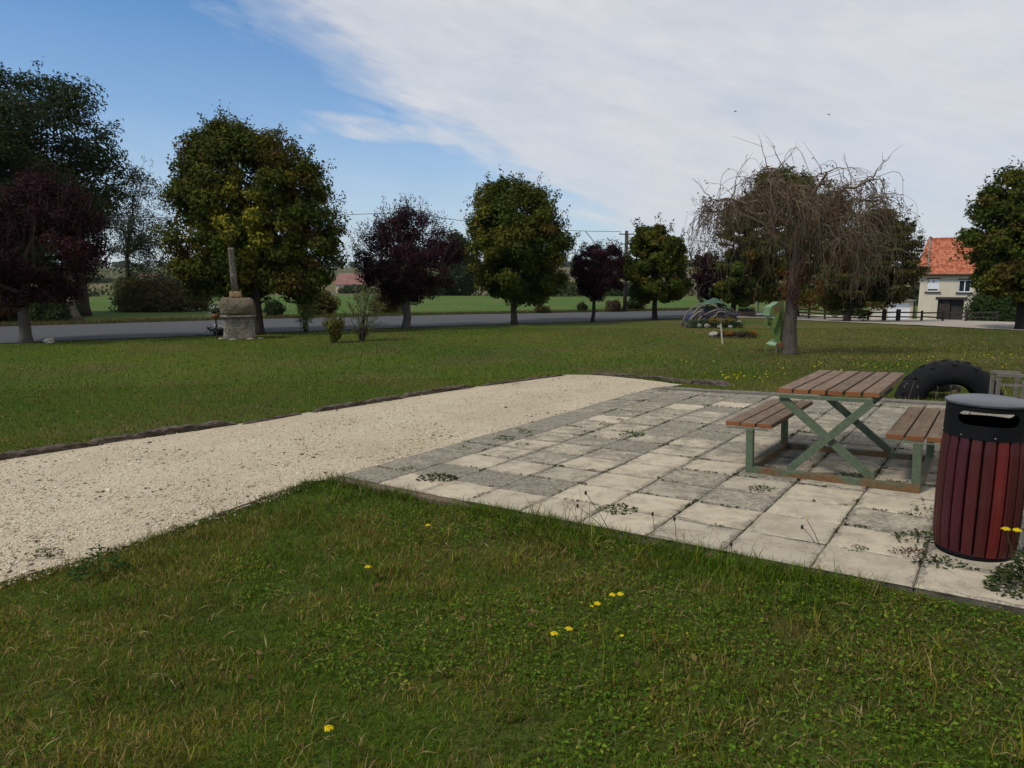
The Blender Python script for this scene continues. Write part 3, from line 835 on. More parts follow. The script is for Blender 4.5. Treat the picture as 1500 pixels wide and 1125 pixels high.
stone_block('shaft', [(4.7 * k, 67.5 * k), (4.3 * k, 90 * k), (4.0 * k, 125 * k), (4.4 * k, 127 * k), (3.4 * k, 129.5 * k)], 0 * k, 5, .012, (.68, .65, .6), 4, -.035)
mb = MB(); cxx = -5 * k
mb.beam((cxx, 0, 131 * k), (cxx - .02, 0, 157 * k), .035, .035, (1, 0, 0)); mb.beam((cxx - 8 * k, 0, 149 * k), (cxx + 7 * k, 0, 149 * k), .03, .035)
for e in ((-8, 149), (7, 149), (-.5, 157)): mb.blob((cxx + e[0] * k, 0, e[1] * k), (.045, .03, .045), 1, 0, 1)
mb.build('iron_cross', M['iron'], cross)
mb = MB()
for (dx_, dy_, w, h) in ((-24, -8, 5, 2), (-8, -22, 7, 1.6), (14, -22, 6, 1.8), (28, -18, 5, 1.5)):
    mb = MB(); mb.blob((dx_ * k, dy_ * k, .02), (w * k, w * .7 * k, h * k), dx_, .4, 2); mb.build('foot_stone', M['stone'], cross, True)

# ------------------------------------------------------------------ foliage
class Env:
    """crown volume from rows of (height, x left, x right) at a depth"""
    def __init__(s, rows, Y, deep=.9, Yoff=0):
        q = [(onY(xl, py, Y), onY(xr, py, Y)) for py, xl, xr in rows]
        q = sorted([((a.z + b.z) / 2, a.x, b.x) for a, b in q]); q = np.array(q)
        s.z, s.l, s.r = q[:, 0], q[:, 1], q[:, 2]; s.Y = Y + Yoff; s.deep = deep
        s.zz = np.linspace(s.z[0], s.z[-1], 60); hw = np.interp(s.zz, s.z, s.r - s.l); s.p = np.maximum(hw, .05); s.p /= s.p.sum()
        s.W = float((s.r - s.l).max()); s.H = float(s.z[-1] - s.z[0])
    def sample(s, n, power=.45, inset=0):
        z = rng.choice(s.zz, n, p=s.p) + rng.uniform(-.5, .5, n) * (s.zz[1] - s.zz[0])
        l = np.interp(z, s.z, s.l); r = np.interp(z, s.z, s.r); hw = np.maximum((r - l) / 2 - inset, .05); c = (l + r) / 2
        th = rng.uniform(0, 2 * np.pi, n); rho = rng.random(n) ** power
        dpt = np.minimum(hw, s.W * .5) * s.deep
        ex = hw * rho * np.cos(th); ey = dpt * rho * np.sin(th)
        P = np.stack([c + ex, s.Y + ey, z], -1)
        cen = np.stack([c, np.full(n, s.Y), np.full(n, (s.z[0] + s.z[-1]) / 2)], -1)
        return P, unit(P - cen), rho

GREEN = ([(.034, .052, .007), (.046, .066, .008), (.070, .082, .009), (.115, .098, .011), (.10, .056, .012)], [4, 4, 3.5, 2, 1])
DGREEN = ([(.022, .036, .012), (.03, .046, .014), (.042, .056, .014)], [4, 4, 2])
PURPLE = ([(.024, .008, .012), (.034, .011, .016), (.048, .016, .02), (.03, .016, .012)], [4, 4, 2, 1])
YELLOW = ([(.22, .20, .018), (.28, .235, .02), (.13, .135, .016)], [3, 2, 2])
OLIVE = ([(.062, .062, .016), (.085, .08, .02), (.048, .053, .013), (.115, .085, .022)], [3, 3, 3, 1])
SAGE = ([(.045, .056, .028), (.06, .07, .034), (.035, .045, .022)], [3, 2, 3])

def crown_leaves(env, nleaf, size, pal, nclump, crad, patch=None, power=.42, shoots=0, shoot_len=.5, upright=.3, droop=0, shoot_min=.35, aspect=.75):
    C, out, rho = env.sample(nclump, power, crad * .40)
    nleaf = int(nleaf * 2.3); size = size * 1.02
    kr = crad * rng.uniform(.6, 1.5, nclump)
    ci = pick(*pal, nclump)
    wts = kr ** 2; ids = rng.choice(nclump, nleaf, p=wts / wts.sum())
    off = unit(rng.normal(size=(nleaf, 3))) * (rng.random((nleaf, 1)) ** .45) * kr[ids][:, None]
    off[:, 2] *= .72
    if droop: off[:, 2] = -np.abs(off[:, 2]) * droop + off[:, 2] * (1 - .7 * droop)
    P = C[ids] + off
    Nn = unit(unit(off) * .8 + out[ids] * .4 + np.array([0, 0, .5]) + rng.normal(size=(nleaf, 3)) * .55)
    sz = size * rng.uniform(.45, 1.45, nleaf)
    tc = ci[ids] * .65 + pick(*pal, nleaf) * .35
    if patch is not None:
        k_ = patch(P, nleaf); tc = np.where(k_[:, None], pick(*YELLOW, nleaf), tc)
    tc = tc * rng.uniform(.75, 1.3, (nleaf, 1))
    Dl = rng.normal(size=(nleaf, 3)) - np.array([0, 0, .6 + droop])
    v, f = leaf_arrays(P, Nn, sz, aspect, Dl)
    parts = [(v, f, tc)]
    sticks = []
    if shoots:
        S0, so, _ = env.sample(shoots * 3, .12, crad * .3)
        ok = S0[:, 2] > env.z[0] + env.H * shoot_min
        S0, so = S0[ok][:shoots], so[ok][:shoots]
        d = unit(so * (1 - upright) + np.array([0, 0, 1.0]) * (upright + .25) + rng.normal(size=so.shape) * .18)
        L = shoot_len * rng.uniform(.4, 1.15, len(S0))
        nl = 16
        u = rng.random((len(S0), nl)) ** .8
        B = S0[:, None] + d[:, None] * (u * L[:, None])[..., None] + rng.normal(size=(len(S0), nl, 3)) * size * .55
        Pn = B.reshape(-1, 3); m = len(Pn)
        Nn = unit(rng.normal(size=(m, 3)) + np.array([0, 0, .5]))
        v, f = leaf_arrays(Pn, Nn, size * rng.uniform(.6, 1.1, m), aspect, np.repeat(d, nl, 0) + rng.normal(size=(m, 3)) * .7)
        parts.append((v, f, pick(*pal, m) * rng.uniform(.75, 1.3, (m, 1))))
        sticks = [(S0[i] - d[i] * .15, S0[i] + d[i] * L[i]) for i in range(len(S0))]
    return parts, C, sticks

def limb_path(a, b, wob, n=6, sag=0):
    a = Vector(a); b = Vector(b); pts = []
    for i in range(n + 1):
        f = i / n; p = a.lerp(b, f)
        p += Vector((random.gauss(0, 1), random.gauss(0, 1), random.gauss(0, .4))) * wob * math.sin(math.pi * f)
        p.z += sag * math.sin(math.pi * f); pts.append(p)
    return pts

def tree(name, label, cat, group, base, rows, pal, nleaf, leaf, trunk_r, fork, nclump=130, crad=None, bark='bark', nlimb=9, lean=(0, 0), stick=False, limb_tgt=.7, deep=.9, back=0, **kw):
    base = Vector(base); env = Env(rows, base.y, deep, back)
    crad = crad or env.W * .085
    e = empty(name, base, label, cat, group)
    parts, C, sticks = crown_leaves(env, nleaf, leaf, pal, nclump, crad, **kw)
    V, F_, T = join(parts); V = V - np.array(base)
    cr_ = link('crown', fast_mesh('crown', V, F_, T), M['leaf'], e)
    mb = MB()
    midx = float((env.l + env.r).mean() / 2)
    zf = env.z[0] + env.H * fork
    fk = Vector((base.x + (midx - base.x) * .2 + lean[0], base.y + lean[1], zf)) - base
    top = Vector((midx, base.y, env.z[0] + env.H * .82)) - base
    pts = [Vector((0, 0, -.15)), Vector((fk.x * .12, 0, fk.z * .12))] + [Vector((0, 0, 0)).lerp(fk, f) + Vector((random.gauss(0, trunk_r * .25), 0, 0)) for f in (.4, .7)] + [fk]
    mb.tube(pts, [trunk_r * 1.55, trunk_r * 1.12, trunk_r * 1.0, trunk_r * .93, trunk_r * .85], 12)
    lead = limb_path(fk, top, trunk_r * .8)
    mb.tube(lead, list(np.linspace(trunk_r * .75, trunk_r * .1, len(lead))), 7)
    order = rng.permutation(len(C))[:nlimb * 6]
    for i, ci in enumerate(order):
        tgt = Vector(C[ci]) - base
        if i < nlimb:
            src = fk if i % 2 else lead[1 + i % 3]
            r0 = trunk_r * random.uniform(.38, .55); tgt = src.lerp(tgt, limb_tgt + .25)
        else:
            src = lead[1 + i % (len(lead) - 2)]; r0 = trunk_r * random.uniform(.12, .2)
        P_ = limb_path(src, tgt, .06 * (tgt - src).length, 5, .08 * (tgt - src).length)
        mb.tube(P_, list(np.linspace(r0, max(.006, r0 * .2), len(P_))), 6 if i < nlimb else 4, False)
    if stick:
        for a, b in sticks: mb.tube([Vector(a) - base, Vector(b) - base], [.012, .004], 3, False)
    mb.build('trunk', M[bark], e, True)
    return e, env

AV = 'trees along the road'
# big walnut beyond the road, left
tree('walnut_tree', 'tall dark green walnut tree with drooping leaf sprays beyond the road, leftmost in view', 'tree', None, at(122, 463),
     [(80, -140, 25), (100, -170, 75), (130, -185, 120), (185, -190, 156), (240, -190, 176), (290, -190, 165), (335, -185, 150), (380, -160, 142), (415, -130, 120)], DGREEN, 42000, .24, .36, .22, nclump=380, crad=1.15, power=.5, shoots=120, shoot_len=1.1, upright=.15, droop=.12, nlimb=14, lean=(1.2, 0), aspect=.42)
# purple plum, left
tree('purple_plum_tree', 'leftmost purple plum tree, with rough grey trunk before the tall walnut', 'tree', AV, at(38, 501),
     [(262, 0, 75), (285, -30, 115), (315, -55, 140), (360, -70, 148), (400, -60, 140), (425, -20, 118), (440, 8, 92)], PURPLE, 14000, .12, .19, .05, nclump=120, bark='bark_grey', shoots=130, shoot_len=.8, upright=.5, nlimb=10, aspect=.5, stick=True)
# thin tree seen between
tree('ash_tree', 'sparse light green tree with see-through crown behind the shrubs, right of the tall walnut', 'tree', None, at(188, 449),
     [(250, 185, 215), (275, 165, 235), (310, 150, 248), (350, 145, 250), (395, 150, 250), (425, 160, 245)], SAGE, 5000, .2, .2, .3, nclump=120, crad=.9, shoots=90, shoot_len=1.6, upright=.3, stick=True, nlimb=12, power=.6, aspect=.45)
# maple behind the cross
bY = at(381, 490)
ypx = [(330, 322), (345, 346), (352, 285), (365, 300), (380, 300), (378, 330), (395, 350), (372, 375), (385, 345), (362, 310), (350, 260)]
def patchy(P, n):
    px = 750 + P[:, 0] / P[:, 1] * 1000 * 1.0
    py = 410 - (P[:, 2] - 1.65) / P[:, 1] * 1000
    k_ = np.zeros(n, bool)
    for a, b in ypx: k_ |= ((px - a) ** 2 + (py - b) ** 2 < 15 ** 2)
    return k_ & (P[:, 1] < bY.y + .6) & (rng.random(n) < .9)
tree('maple_tree', 'large broad maple with a bright yellow-green patch, standing behind the stone cross', 'tree', AV, bY,
     [(170, 288, 322), (190, 276, 350), (204, 262, 422), (230, 250, 456), (262, 238, 474), (300, 230, 488), (335, 227, 501), (375, 230, 498), (402, 237, 490), (420, 262, 476), (434, 300, 440)], GREEN, 50000, .125, .17, .1, nclump=380, crad=.55, patch=patchy, shoots=420, shoot_len=.8, upright=.45, deep=.62, back=.9)
tree('purple_plum_tree', 'purple plum tree with spiky upright shoots and leaning trunk, below the street lamp', 'tree', AV, at(595, 481),
     [(308, 575, 612), (328, 545, 645), (348, 528, 664), (370, 518, 676), (395, 516, 676), (415, 532, 668), (432, 555, 640), (440, 572, 615)], PURPLE, 15000, .115, .19, .02, nclump=150, bark='bark_grey', shoots=260, shoot_len=.9, upright=.6, aspect=.5, stick=True, power=.55)
tree('maple_tree', 'upright round maple yellow-green at its left side, in the middle of the roadside row', 'tree', AV, at(753, 475.5),
     [(267, 722, 735), (280, 704, 800), (300, 694, 815), (330, 684, 832), (360, 680, 839), (395, 682, 836), (420, 698, 830), (437, 735, 812)], GREEN, 26000, .14, .165, .08, nclump=210, crad=.5, shoots=260, shoot_len=.9, upright=.5,
     patch=lambda P, n: (P[:, 0] / P[:, 1] < -.035) & (P[:, 1] < 37.5) & (rng.random(n) < .3))  # some near leaves on the left take the yellow palette
tree('purple_plum_tree', 'small purple plum tree with forked trunk, left of the wooden power pole', 'tree', AV, at(868, 471.5),
     [(362, 855, 905), (380, 838, 915), (405, 835, 918), (425, 846, 908), (438, 858, 885)], PURPLE, 9000, .12, .10, .03, nclump=100, shoots=170, shoot_len=.6, upright=.75, aspect=.5, stick=True)
tree('maple_tree', 'small bushy maple with orange tinged top beside the wooden power pole', 'tree', AV, at(959, 468),
     [(336, 930, 970), (352, 924, 996), (380, 914, 1008), (410, 912, 1016), (430, 924, 1006), (444, 945, 976)], GREEN, 15000, .15, .15, .1, nclump=130, shoots=150, shoot_len=.85, upright=.5)
tree('purple_plum_tree', 'purple plum tree with slanting trunk half hidden behind the weeping tree', 'tree', AV, at(1044, 459),
     [(374, 1020, 1050), (392, 1014, 1064), (420, 1016, 1068), (438, 1030, 1062)], PURPLE, 7000, .14, .16, .05, nclump=80, shoots=110, shoot_len=.8, upright=.7, aspect=.5, lean=(-1.0, 0), stick=True)
tree('maple_tree', 'yellow-green maple with slim dark trunk just left behind the weeping tree', 'tree', AV, at(1072, 463),
     [(300, 1068, 1110), (325, 1052, 1130), (360, 1046, 1138), (400, 1046, 1140), (430, 1052, 1130), (442, 1062, 1100)], GREEN, 14000, .16, .17, .06, nclump=120, shoots=100, shoot_len=.5)
tree('maple_tree', 'tall dark maple directly behind the trunk of the weeping tree', 'tree', AV, at(1166, 464),
     [(248, 1118, 1142), (266, 1092, 1195), (300, 1085, 1240), (345, 1082, 1256), (390, 1082, 1258), (425, 1090, 1250), (442, 1110, 1235)], GREEN, 26000, .17, .22, .06, nclump=190, shoots=180, shoot_len=.7)
tree('willow_tree', 'drooping dull green tree between the weeping tree and the house', 'tree', None, at(1240, 471),
     [(306, 1275, 1308), (330, 1255, 1326), (365, 1238, 1340), (400, 1205, 1346), (430, 1192, 1326), (446, 1196, 1300), (456, 1205, 1285)], OLIVE, 22000, .19, .2, .1, nclump=200, shoots=150, shoot_len=1.0, upright=-.7, droop=.9, nlimb=10, aspect=.4)
tree('birch_tree', 'narrow pale-trunked birch leaning beside the red tiled roof', 'tree', None, at(1338, 465.5),
     [(320, 1326, 1342), (340, 1320, 1351), (365, 1320, 1352), (395, 1322, 1356), (425, 1326, 1350), (445, 1330, 1346)], SAGE, 8000, .2, .14, .1, nclump=90, bark='bark_grey', shoots=60, shoot_len=.9, upright=-.5, droop=.8, aspect=.5)
tree('maple_tree', 'dark maple with reddish leaf tips standing before the clipped hedge', 'tree', AV, at(1493, 483),
     [(257, 1474, 1504), (275, 1448, 1534), (300, 1434, 1555), (340, 1418, 1572), (385, 1418, 1582), (420, 1432, 1582), (446, 1452, 1560)], GREEN, 26000, .135, .17, .06, nclump=210, crad=.48, shoots=260, shoot_len=.75)
tree('fir_tree', 'dark pointed conifer rising between plum and maple far beyond the meadow', 'tree', None, at(672, 433),
     [(345, 662, 670), (365, 655, 690), (390, 646, 702), (425, 640, 706)], DGREEN, 8000, .5, .35, .02, nclump=120, crad=1.4)

# ---- weeping cherry, nearly bare
def weeping():
    base = at(1155, 519); Y = base.y
    e = empty('weeping_tree', base, 'nearly bare weeping tree with tangled hanging twigs and a few rust brown leaves', 'tree')
    W = lambda px, py, dy=0: onY(px, py, Y) + Vector((0, dy, 0)) - base
    top = W(1178, 318)
    mb = MB()
    tr = [Vector((0, 0, -.2)), Vector((.0, 0, .08)), W(1157, 480), W(1160, 440), W(1164, 405), W(1170, 360), top]
    tr[0].x = tr[1].x = W(1156, 519).x
    mt_ = MB(); mt_.tube(tr, [.31, .23, .18, .165, .16, .13, .09], 14); mt_.build('trunk', barkmat('bark_weeping', (.03, .024, .019), (.125, .10, .08)), e, True)
    limbs = []; twigs = []; ends = []
    rr = random.Random(11)
    tg = [(1050, 296, -.3), (1036, 300, .4), (1108, 272, -.9), (1150, 252, .3), (1190, 262, -1.0), (1240, 274, .3), (1284, 262, 0), (1262, 300, -.8), (1225, 325, -1.3), (1130, 300, -1.3), (1095, 310, 1.2), (1205, 265, 1.3), (1250, 290, 1.2), (1150, 275, 1.8), (1190, 355, -1.6), (1252, 365, -.9)]
    for i, (px, py, dy) in enumerate(tg):
        src = tr[5].lerp(tr[6], rr.uniform(-.3, 1)); dst = W(px, py, dy)
        P = []
        for q in range(8):
            f = q / 7; p = src.lerp(dst, f); p.z += .3 * math.sin(math.pi * f) * (1 if i != 14 else .4)
            p += Vector((rr.gauss(0, .05), rr.gauss(0, .05), rr.gauss(0, .05))); P.append(p)
        r0 = rr.uniform(.06, .09)
        mb.tube(P, list(np.linspace(r0, .022, 8)), 6, False); limbs.append(P)
    # secondary branches arch outward and hang
    def sub(P0, d, L, r, depth, hang):
        n = 9; pts = [P0.copy()]; dd = d.normalized(); st = L / n
        for q in range(n):
            f = q / n
            dd = (dd + Vector((rr.gauss(0, .22), rr.gauss(0, .22), rr.gauss(0, .16))) + Vector((0, 0, -1)) * hang * (.12 + .55 * f)).normalized()
            nx = pts[-1] + dd * st
            if nx.z < 1.2 + .5 * rr.random() or not (W(1014, 400).x < nx.x < W(1300, 400).x): break
            pts.append(nx)
        if len(pts) < 3: return
        mb.tube(pts, list(np.linspace(r, max(.0035, r * .35), len(pts))), 4 if depth == 0 else 3, False)
        for p in pts[2:]: ends.append(p)
        if depth < 2:
            for q in range(2, len(pts)):
                if rr.random() < (.5 if depth == 0 else .34):
                    dv = (pts[q] - pts[q - 1]).normalized() + Vector((rr.gauss(0, .7), rr.gauss(0, .7), rr.gauss(.1, .45)))
                    sub(pts[q], dv, L * rr.uniform(.35, .7), r * .6, depth + 1, hang * rr.uniform(.5, 1.3))
    for P in limbs:
        for q in range(2, 8):
            for _ in range(2 if q > 5 else 1):
                outd = Vector((P[q].x - top.x, P[q].y, 0))
                if outd.length > .01: outd.normalize()
                d = outd * rr.uniform(.1, 1) + Vector((rr.gauss(0, .6), rr.gauss(0, .6), rr.uniform(-.1, .6)))
                sub(P[q], d, rr.uniform(.6, 1.35), .016, 0, rr.choice([.3, .7, 1, 1.1, 1.3]))
    for _ in range(60):
        P = limbs[rr.choice([4, 8, 9, 14, 2])]; p = P[rr.randint(2, 7)] + Vector((rr.gauss(0, .2), rr.gauss(-.2, .2), 0))
        sub(p, Vector((rr.gauss(0, .4), rr.gauss(-.3, .3), rr.uniform(-.4, .3))), rr.uniform(.9, 1.9), .010, 1, 1.2)
    # long pendulous streamers
    for i in range(105):
        P = rr.choice(limbs[:4] + limbs[5:8] + limbs); p = rr.choice(P[5:] if i % 3 else P[3:])
        d = Vector((rr.gauss(0, .5), rr.gauss(0, .5), rr.uniform(-.2, .5)))
        sub(p, d, rr.uniform(1.2, 2.5), .010, 1, 1.2)
    for P in (limbs[0], limbs[1], limbs[0], limbs[1], limbs[5], limbs[6], limbs[7]):
        for _ in range(14):
            p = P[rr.randint(5, 7)] + Vector((rr.gauss(0, .1), rr.gauss(0, .15), 0))
            sub(p, Vector((rr.gauss(-.25 if P in (limbs[0], limbs[1]) else .2, .3), rr.gauss(0, .4), rr.uniform(-.5, .2))), rr.uniform(.8, 1.8), .011, 1, 1.3)
    # upright sprigs on the top
    for px, py, x2, y2 in ((1115, 248, 1106, 210), (1150, 245, 1130, 212), (1150, 250, 1172, 213), (1245, 268, 1240, 228), (1270, 262, 1298, 226), (1283, 255, 1310, 232), (1072, 290, 1085, 246), (1050, 290, 1020, 262), (1205, 262, 1190, 232)):
        a = W(px, py, rr.uniform(-.3, .3)); b = W(x2, y2, rr.uniform(-.5, .5)); a = min(ends, key=lambda e_: (e_ - a).length); P = [a.lerp(b, f) + Vector((rr.gauss(0, .025), 0, rr.gauss(0, .02))) for f in np.linspace(0, 1, 6)]
        mb.tube(P, list(np.linspace(.014, .004, 6)), 4, False)
        for q in range(2, 6):
            d = (b - a).normalized() + Vector((rr.gauss(0, .8), rr.gauss(0, .5), rr.gauss(0, .3)))
            mb.tube([P[q], P[q] + d * rr.uniform(.12, .35)], [.006, .003], 3, False); ends.append(P[q])
    mb.build('branches', M['twig'], e, True)
    E3 = np.array([tuple(p) for p in ends])
    n = 5200; P = E3[rng.integers(0, len(E3), n)] + rng.normal(size=(n, 3)) * .05
    cc = pick([(.07, .05, .022), (.11, .065, .02), (.065, .062, .022), (.17, .075, .02)], [4, 2, 3, 1], n) * rng.uniform(.7, 1.2, (n, 1))
    # rust brown remnants around the stem
    cl = [W(1205, 372, -1.2), W(1213, 395, -.9), W(1190, 385, -.7), W(1178, 432, -.3), W(1185, 412, -.5), W(1143, 433, -.2), W(1198, 330, -1.0), W(1142, 290, -1), W(1160, 440, -.28), W(1172, 395, -.35), W(1165, 410, -.3), W(1176, 375, -.45), W(1150, 420, -.3), W(1182, 445, -.35), W(1196, 420, -.4), W(1160, 385, -.5), W(1140, 405, -.4)]
    R3 = []
    for c0 in cl: R3.append(np.array(c0)[None] + rng.normal(size=(75, 3)) * np.array([.11, .1, .15]))
    R3 = np.concatenate(R3); m = len(R3)
    C2 = pick([(.2, .065, .015), (.15, .06, .02), (.11, .05, .025)], [3, 3, 2], m) * rng.uniform(.7, 1.2, (m, 1))
    P = np.concatenate([P, R3]); cc = np.concatenate([cc, C2]); n = len(P)
    v, f = leaf_arrays(P, unit(rng.normal(size=(n, 3))), rng.uniform(.045, .10, n), .5, rng.normal(size=(n, 3)) - np.array([0, 0, 1.2]))
    link('withered_leaves', fast_mesh('withered_leaves', v, f, cc), M['leaf'], e)
weeping()

# ---- shrubs
def bush(name, label, cat, group, base, rows, pal, nleaf, leaf, nclump=40, crad=None, stems=7, deep=.9, shoots=0, power=.45, shoot_len=.4, upright=.4, aspect=.6):
    base = Vector(base); env = Env(rows, base.y, deep); crad = crad or env.W * .14
    e = empty(name, base, label, cat, group)
    parts, C, sticks = crown_leaves(env, nleaf, leaf, pal, nclump, crad, power=power, shoots=shoots, shoot_len=shoot_len, upright=upright, shoot_min=.1, aspect=aspect)
    V, F_, T = join(parts)
    V = V - np.array(base); V[:, 2] = np.maximum(V[:, 2], G(V[:, 0] + base.x, V[:, 1] + base.y) - base.z + .01)
    link('foliage', fast_mesh('foliage', V, F_, T), M['leaf'], e)
    mb = MB()
    for i in range(stems):
        tgt = Vector(C[rng.integers(0, len(C))]) - base
        a = Vector((random.gauss(0, .06), random.gauss(0, .06), -.05)); a.z += gz(base.x + a.x, base.y + a.y) - base.z
        mb.tube(limb_path(a, tgt, .03, 4), [.025, .02, .016, .011, .006], 5, False)
    for a, b in sticks: mb.tube([Vector(a) - base, Vector(b) - base], [.008, .003], 3, False)
    mb.build('stems', M['bark'], e, True)
    return e
SH = 'shrubs beyond the road'
bush('shrub', 'wide brownish green thicket beyond the road, left of the stone cross', 'shrub', SH, at(225, 456), [(418, 205, 262), (430, 175, 300), (445, 168, 315), (456, 172, 312)], ([(.07, .06, .025), (.09, .075, .03), (.05, .05, .018)], [2, 2, 2]), 5200, .2, 80, .8, 30, .6, shoots=120, shoot_len=.8)
bush('shrub', 'olive bush with tawny top behind the wide thicket beyond the road', 'shrub', SH, at(195, 449), [(412, 180, 205), (422, 172, 220), (440, 172, 220), (448, 178, 215)], OLIVE, 5000, .2, 40, .8, 8)
bush('shrub', 'rust tinted bramble patch beyond the road at the left frame edge', 'shrub', SH, at(10, 471), [(430, -40, 20), (445, -60, 36), (460, -60, 34), (471, -50, 28)], ([(.07, .04, .018), (.05, .045, .016), (.09, .05, .02)], [2, 3, 1]), 7000, .13, 50, .6, 8)
bush('shrub', 'dark green bramble mound behind the tree stump beyond the road', 'shrub', SH, at(78, 470), [(432, 62, 92), (445, 46, 104), (460, 40, 106), (470, 44, 102)], DGREEN, 7000, .12, 50, .55, 8)
bush('shrub', 'round yellowing shrub across the road between the cross tree and the young saplings', 'shrub', SH, at(468, 462), [(432, 455, 482), (442, 446, 492), (455, 446, 492), (462, 452, 486)], OLIVE, 4500, .14, 40, .5, 8, shoots=30)
bush('shrub', 'low dark bush behind the maple trunk, right of the stone cross', 'shrub', SH, at(400, 463), [(444, 392, 408), (455, 388, 414), (463, 390, 412)], DGREEN, 2500, .12, 24, .35, 6)
bush('shrub', 'bright olive bush across the road left of the plum trunk', 'shrub', SH, at(567, 459), [(432, 555, 582), (442, 548, 588), (453, 548, 588), (459, 554, 584)], OLIVE, 4500, .14, 40, .5, 8)
bush('shrub', 'dark bush with bare twigs at the foot of the wooden power pole', 'shrub', SH, at(932, 455.5), [(436, 926, 938), (444, 920, 944), (455, 922, 944)], DGREEN, 2500, .14, 24, .35, 6, shoots=20)
bush('shrub', 'brown dried weeds left of the wooden power pole', 'shrub', SH, at(897, 457), [(444, 890, 904), (451, 886, 908), (457, 888, 906)], ([(.08, .055, .03), (.06, .045, .025)], [1, 1]), 1500, .12, 20, .3, 6, shoots=20)
bush('shrub', 'small green tuft on the meadow edge right of the middle maple', 'shrub', SH, at(795, 459), [(448, 788, 800), (454, 785, 804), (459, 788, 800)], OLIVE, 1500, .12, 18, .25, 5, shoots=10)
bush('shrub', 'small dark tuft at the meadow edge before the small plum', 'shrub', SH, at(853, 457.5), [(447, 849, 857), (453, 847, 860), (457, 849, 858)], DGREEN, 1200, .12, 16, .25, 5, shoots=10)
SP = 'saplings planted on the lawn'
bush('sapling', 'yellow-green vase shaped young shrub on the lawn edge right of the cross tree', 'sapling', SP, at(447, 487), [(440, 432, 462), (455, 434, 460), (470, 438, 456), (482, 442, 452)], ([(.12, .16, .03), (.17, .18, .035), (.08, .11, .022)], [2, 2, 1]), 330, .085, 40, .2, 12, shoots=40, power=.7)
bush('sapling', 'short dense young shrub with orange tipped leaves on the lawn', 'sapling', SP, at(488, 502), [(462, 476, 504), (475, 474, 506), (486, 477, 501), (497, 484, 496)], ([(.08, .10, .02), (.12, .12, .02), (.22, .12, .02), (.05, .07, .015)], [3, 2, 1.3, 3]), 900, .075, 40, .18, 8, shoots=16)
bush('sapling', 'tall thin young shrub with sparse twigs and few leaves, left of the plum trunk', 'sapling', SP, at(531, 499), [(425, 522, 545), (440, 512, 556), (460, 508, 560), (480, 512, 552), (494, 522, 542)], ([(.11, .14, .05), (.14, .15, .055), (.15, .12, .045)], [2, 2, 1]), 300, .07, 46, .25, 20, shoots=60, power=.7, shoot_len=.6)
bush('hedge', 'clipped rounded green hedge in front of the cream house', 'hedge', None, at(1462, 470), [(432, 1436, 1488), (440, 1426, 1505), (455, 1422, 1515), (469, 1424, 1512)], ([(.028, .052, .012), (.036, .065, .014)], [1, 1]), 16000, .13, 110, .7, 6, .6, power=.3)
stp = at(112, 470)
mb = MB(); mb.tube([(0, 0, -.1), (-.05, 0, .3), (-.18, 0, .8), (-.28, 0, 1.25)], [.42, .27, .22, .17], 10)
mb.tube([(-.2, 0, .9), (-.42, .05, 1.25)], [.12, .07], 7)
so = mb.build('tree_stump', M['bark_grey'], None, True); so.location = stp; tag(so, 'broken leaning grey tree stump beside the walnut trunk beyond the road', 'tree stump')
ws = at(72, 503); mb = MB(); mb.blob((0, 0, .08), (.19, .15, .13), 4, .4, 3); o = mb.build('boulder', M['pale_stone'], None, True); o.location = ws; tag(o, 'pale grey boulder on the lawn right of the leftmost plum trunk', 'boulder')

# ------------------------------------------------------------------ house
HY = 70.0
def hp(px, py, dy=0): return onY(px, py, HY + dy)
hb0 = hp(1343, 468); hx0 = hb0.x; hx1 = hp(1450, 468).x
zb = hp(1390, 469.5).z; ze = hp(1390, 400.5).z
house = empty('house', (0, 0, 0), 'cream rendered house with steep orange tiled roof, roller shutter and dark carriage opening', 'house')
house.location = (hx0, HY, zb); house.rotation_euler.z = -math.atan2(hx0, HY); house.scale.x = .86
L = lambda p: Vector(p) - Vector((hx0, HY, zb))
dW = 7.5
# opening rectangles in the front wall (x0,x1,z0,z1)
def rect(a, b, c, d): p = L(hp(a, d)); q = L(hp(c, b)); return (p.x, q.x, p.z, q.z)
ops = [rect(1371, 438, 1411, 469.2), rect(1357.5, 409, 1376, 427), rect(1402, 410, 1421, 427.5)]
ops[0] = (ops[0][0], ops[0][1], 0, ops[0][3])
def wall_with_holes(x0, x1, z0, z1, holes, th):
    xs = sorted({x0, x1, *[h[0] for h in holes], *[h[1] for h in holes]}); zs = sorted({z0, z1, *[h[2] for h in holes], *[h[3] for h in holes]})
    bm = bmesh.new(); vm = {}
    def v(x, z):
        k_ = (round(x, 4), round(z, 4))
        if k_ not in vm: vm[k_] = bm.verts.new((x, 0, z))
        return vm[k_]
    for i in range(len(xs) - 1):
        for j in range(len(zs) - 1):
            cx, cz = (xs[i] + xs[i + 1]) / 2, (zs[j] + zs[j + 1]) / 2
            if any(h[0] < cx < h[1] and h[2] < cz < h[3] for h in holes): continue
            bm.faces.new((v(xs[i], zs[j]), v(xs[i + 1], zs[j]), v(xs[i + 1], zs[j + 1]), v(xs[i], zs[j + 1])))
    r_ = bmesh.ops.extrude_face_region(bm, geom=bm.faces[:])
    for q in r_['geom']:
        if isinstance(q, bmesh.types.BMVert): q.co.y += th
    bmesh.ops.recalc_face_normals(bm, faces=bm.faces)
    me = bpy.data.meshes.new('wall'); bm.to_mesh(me); bm.free(); return me
Wd = hx1 - hx0; He = ze - zb
link('wall', wall_with_holes(0, Wd, -.4, He, ops, .35), M['plaster'], house)
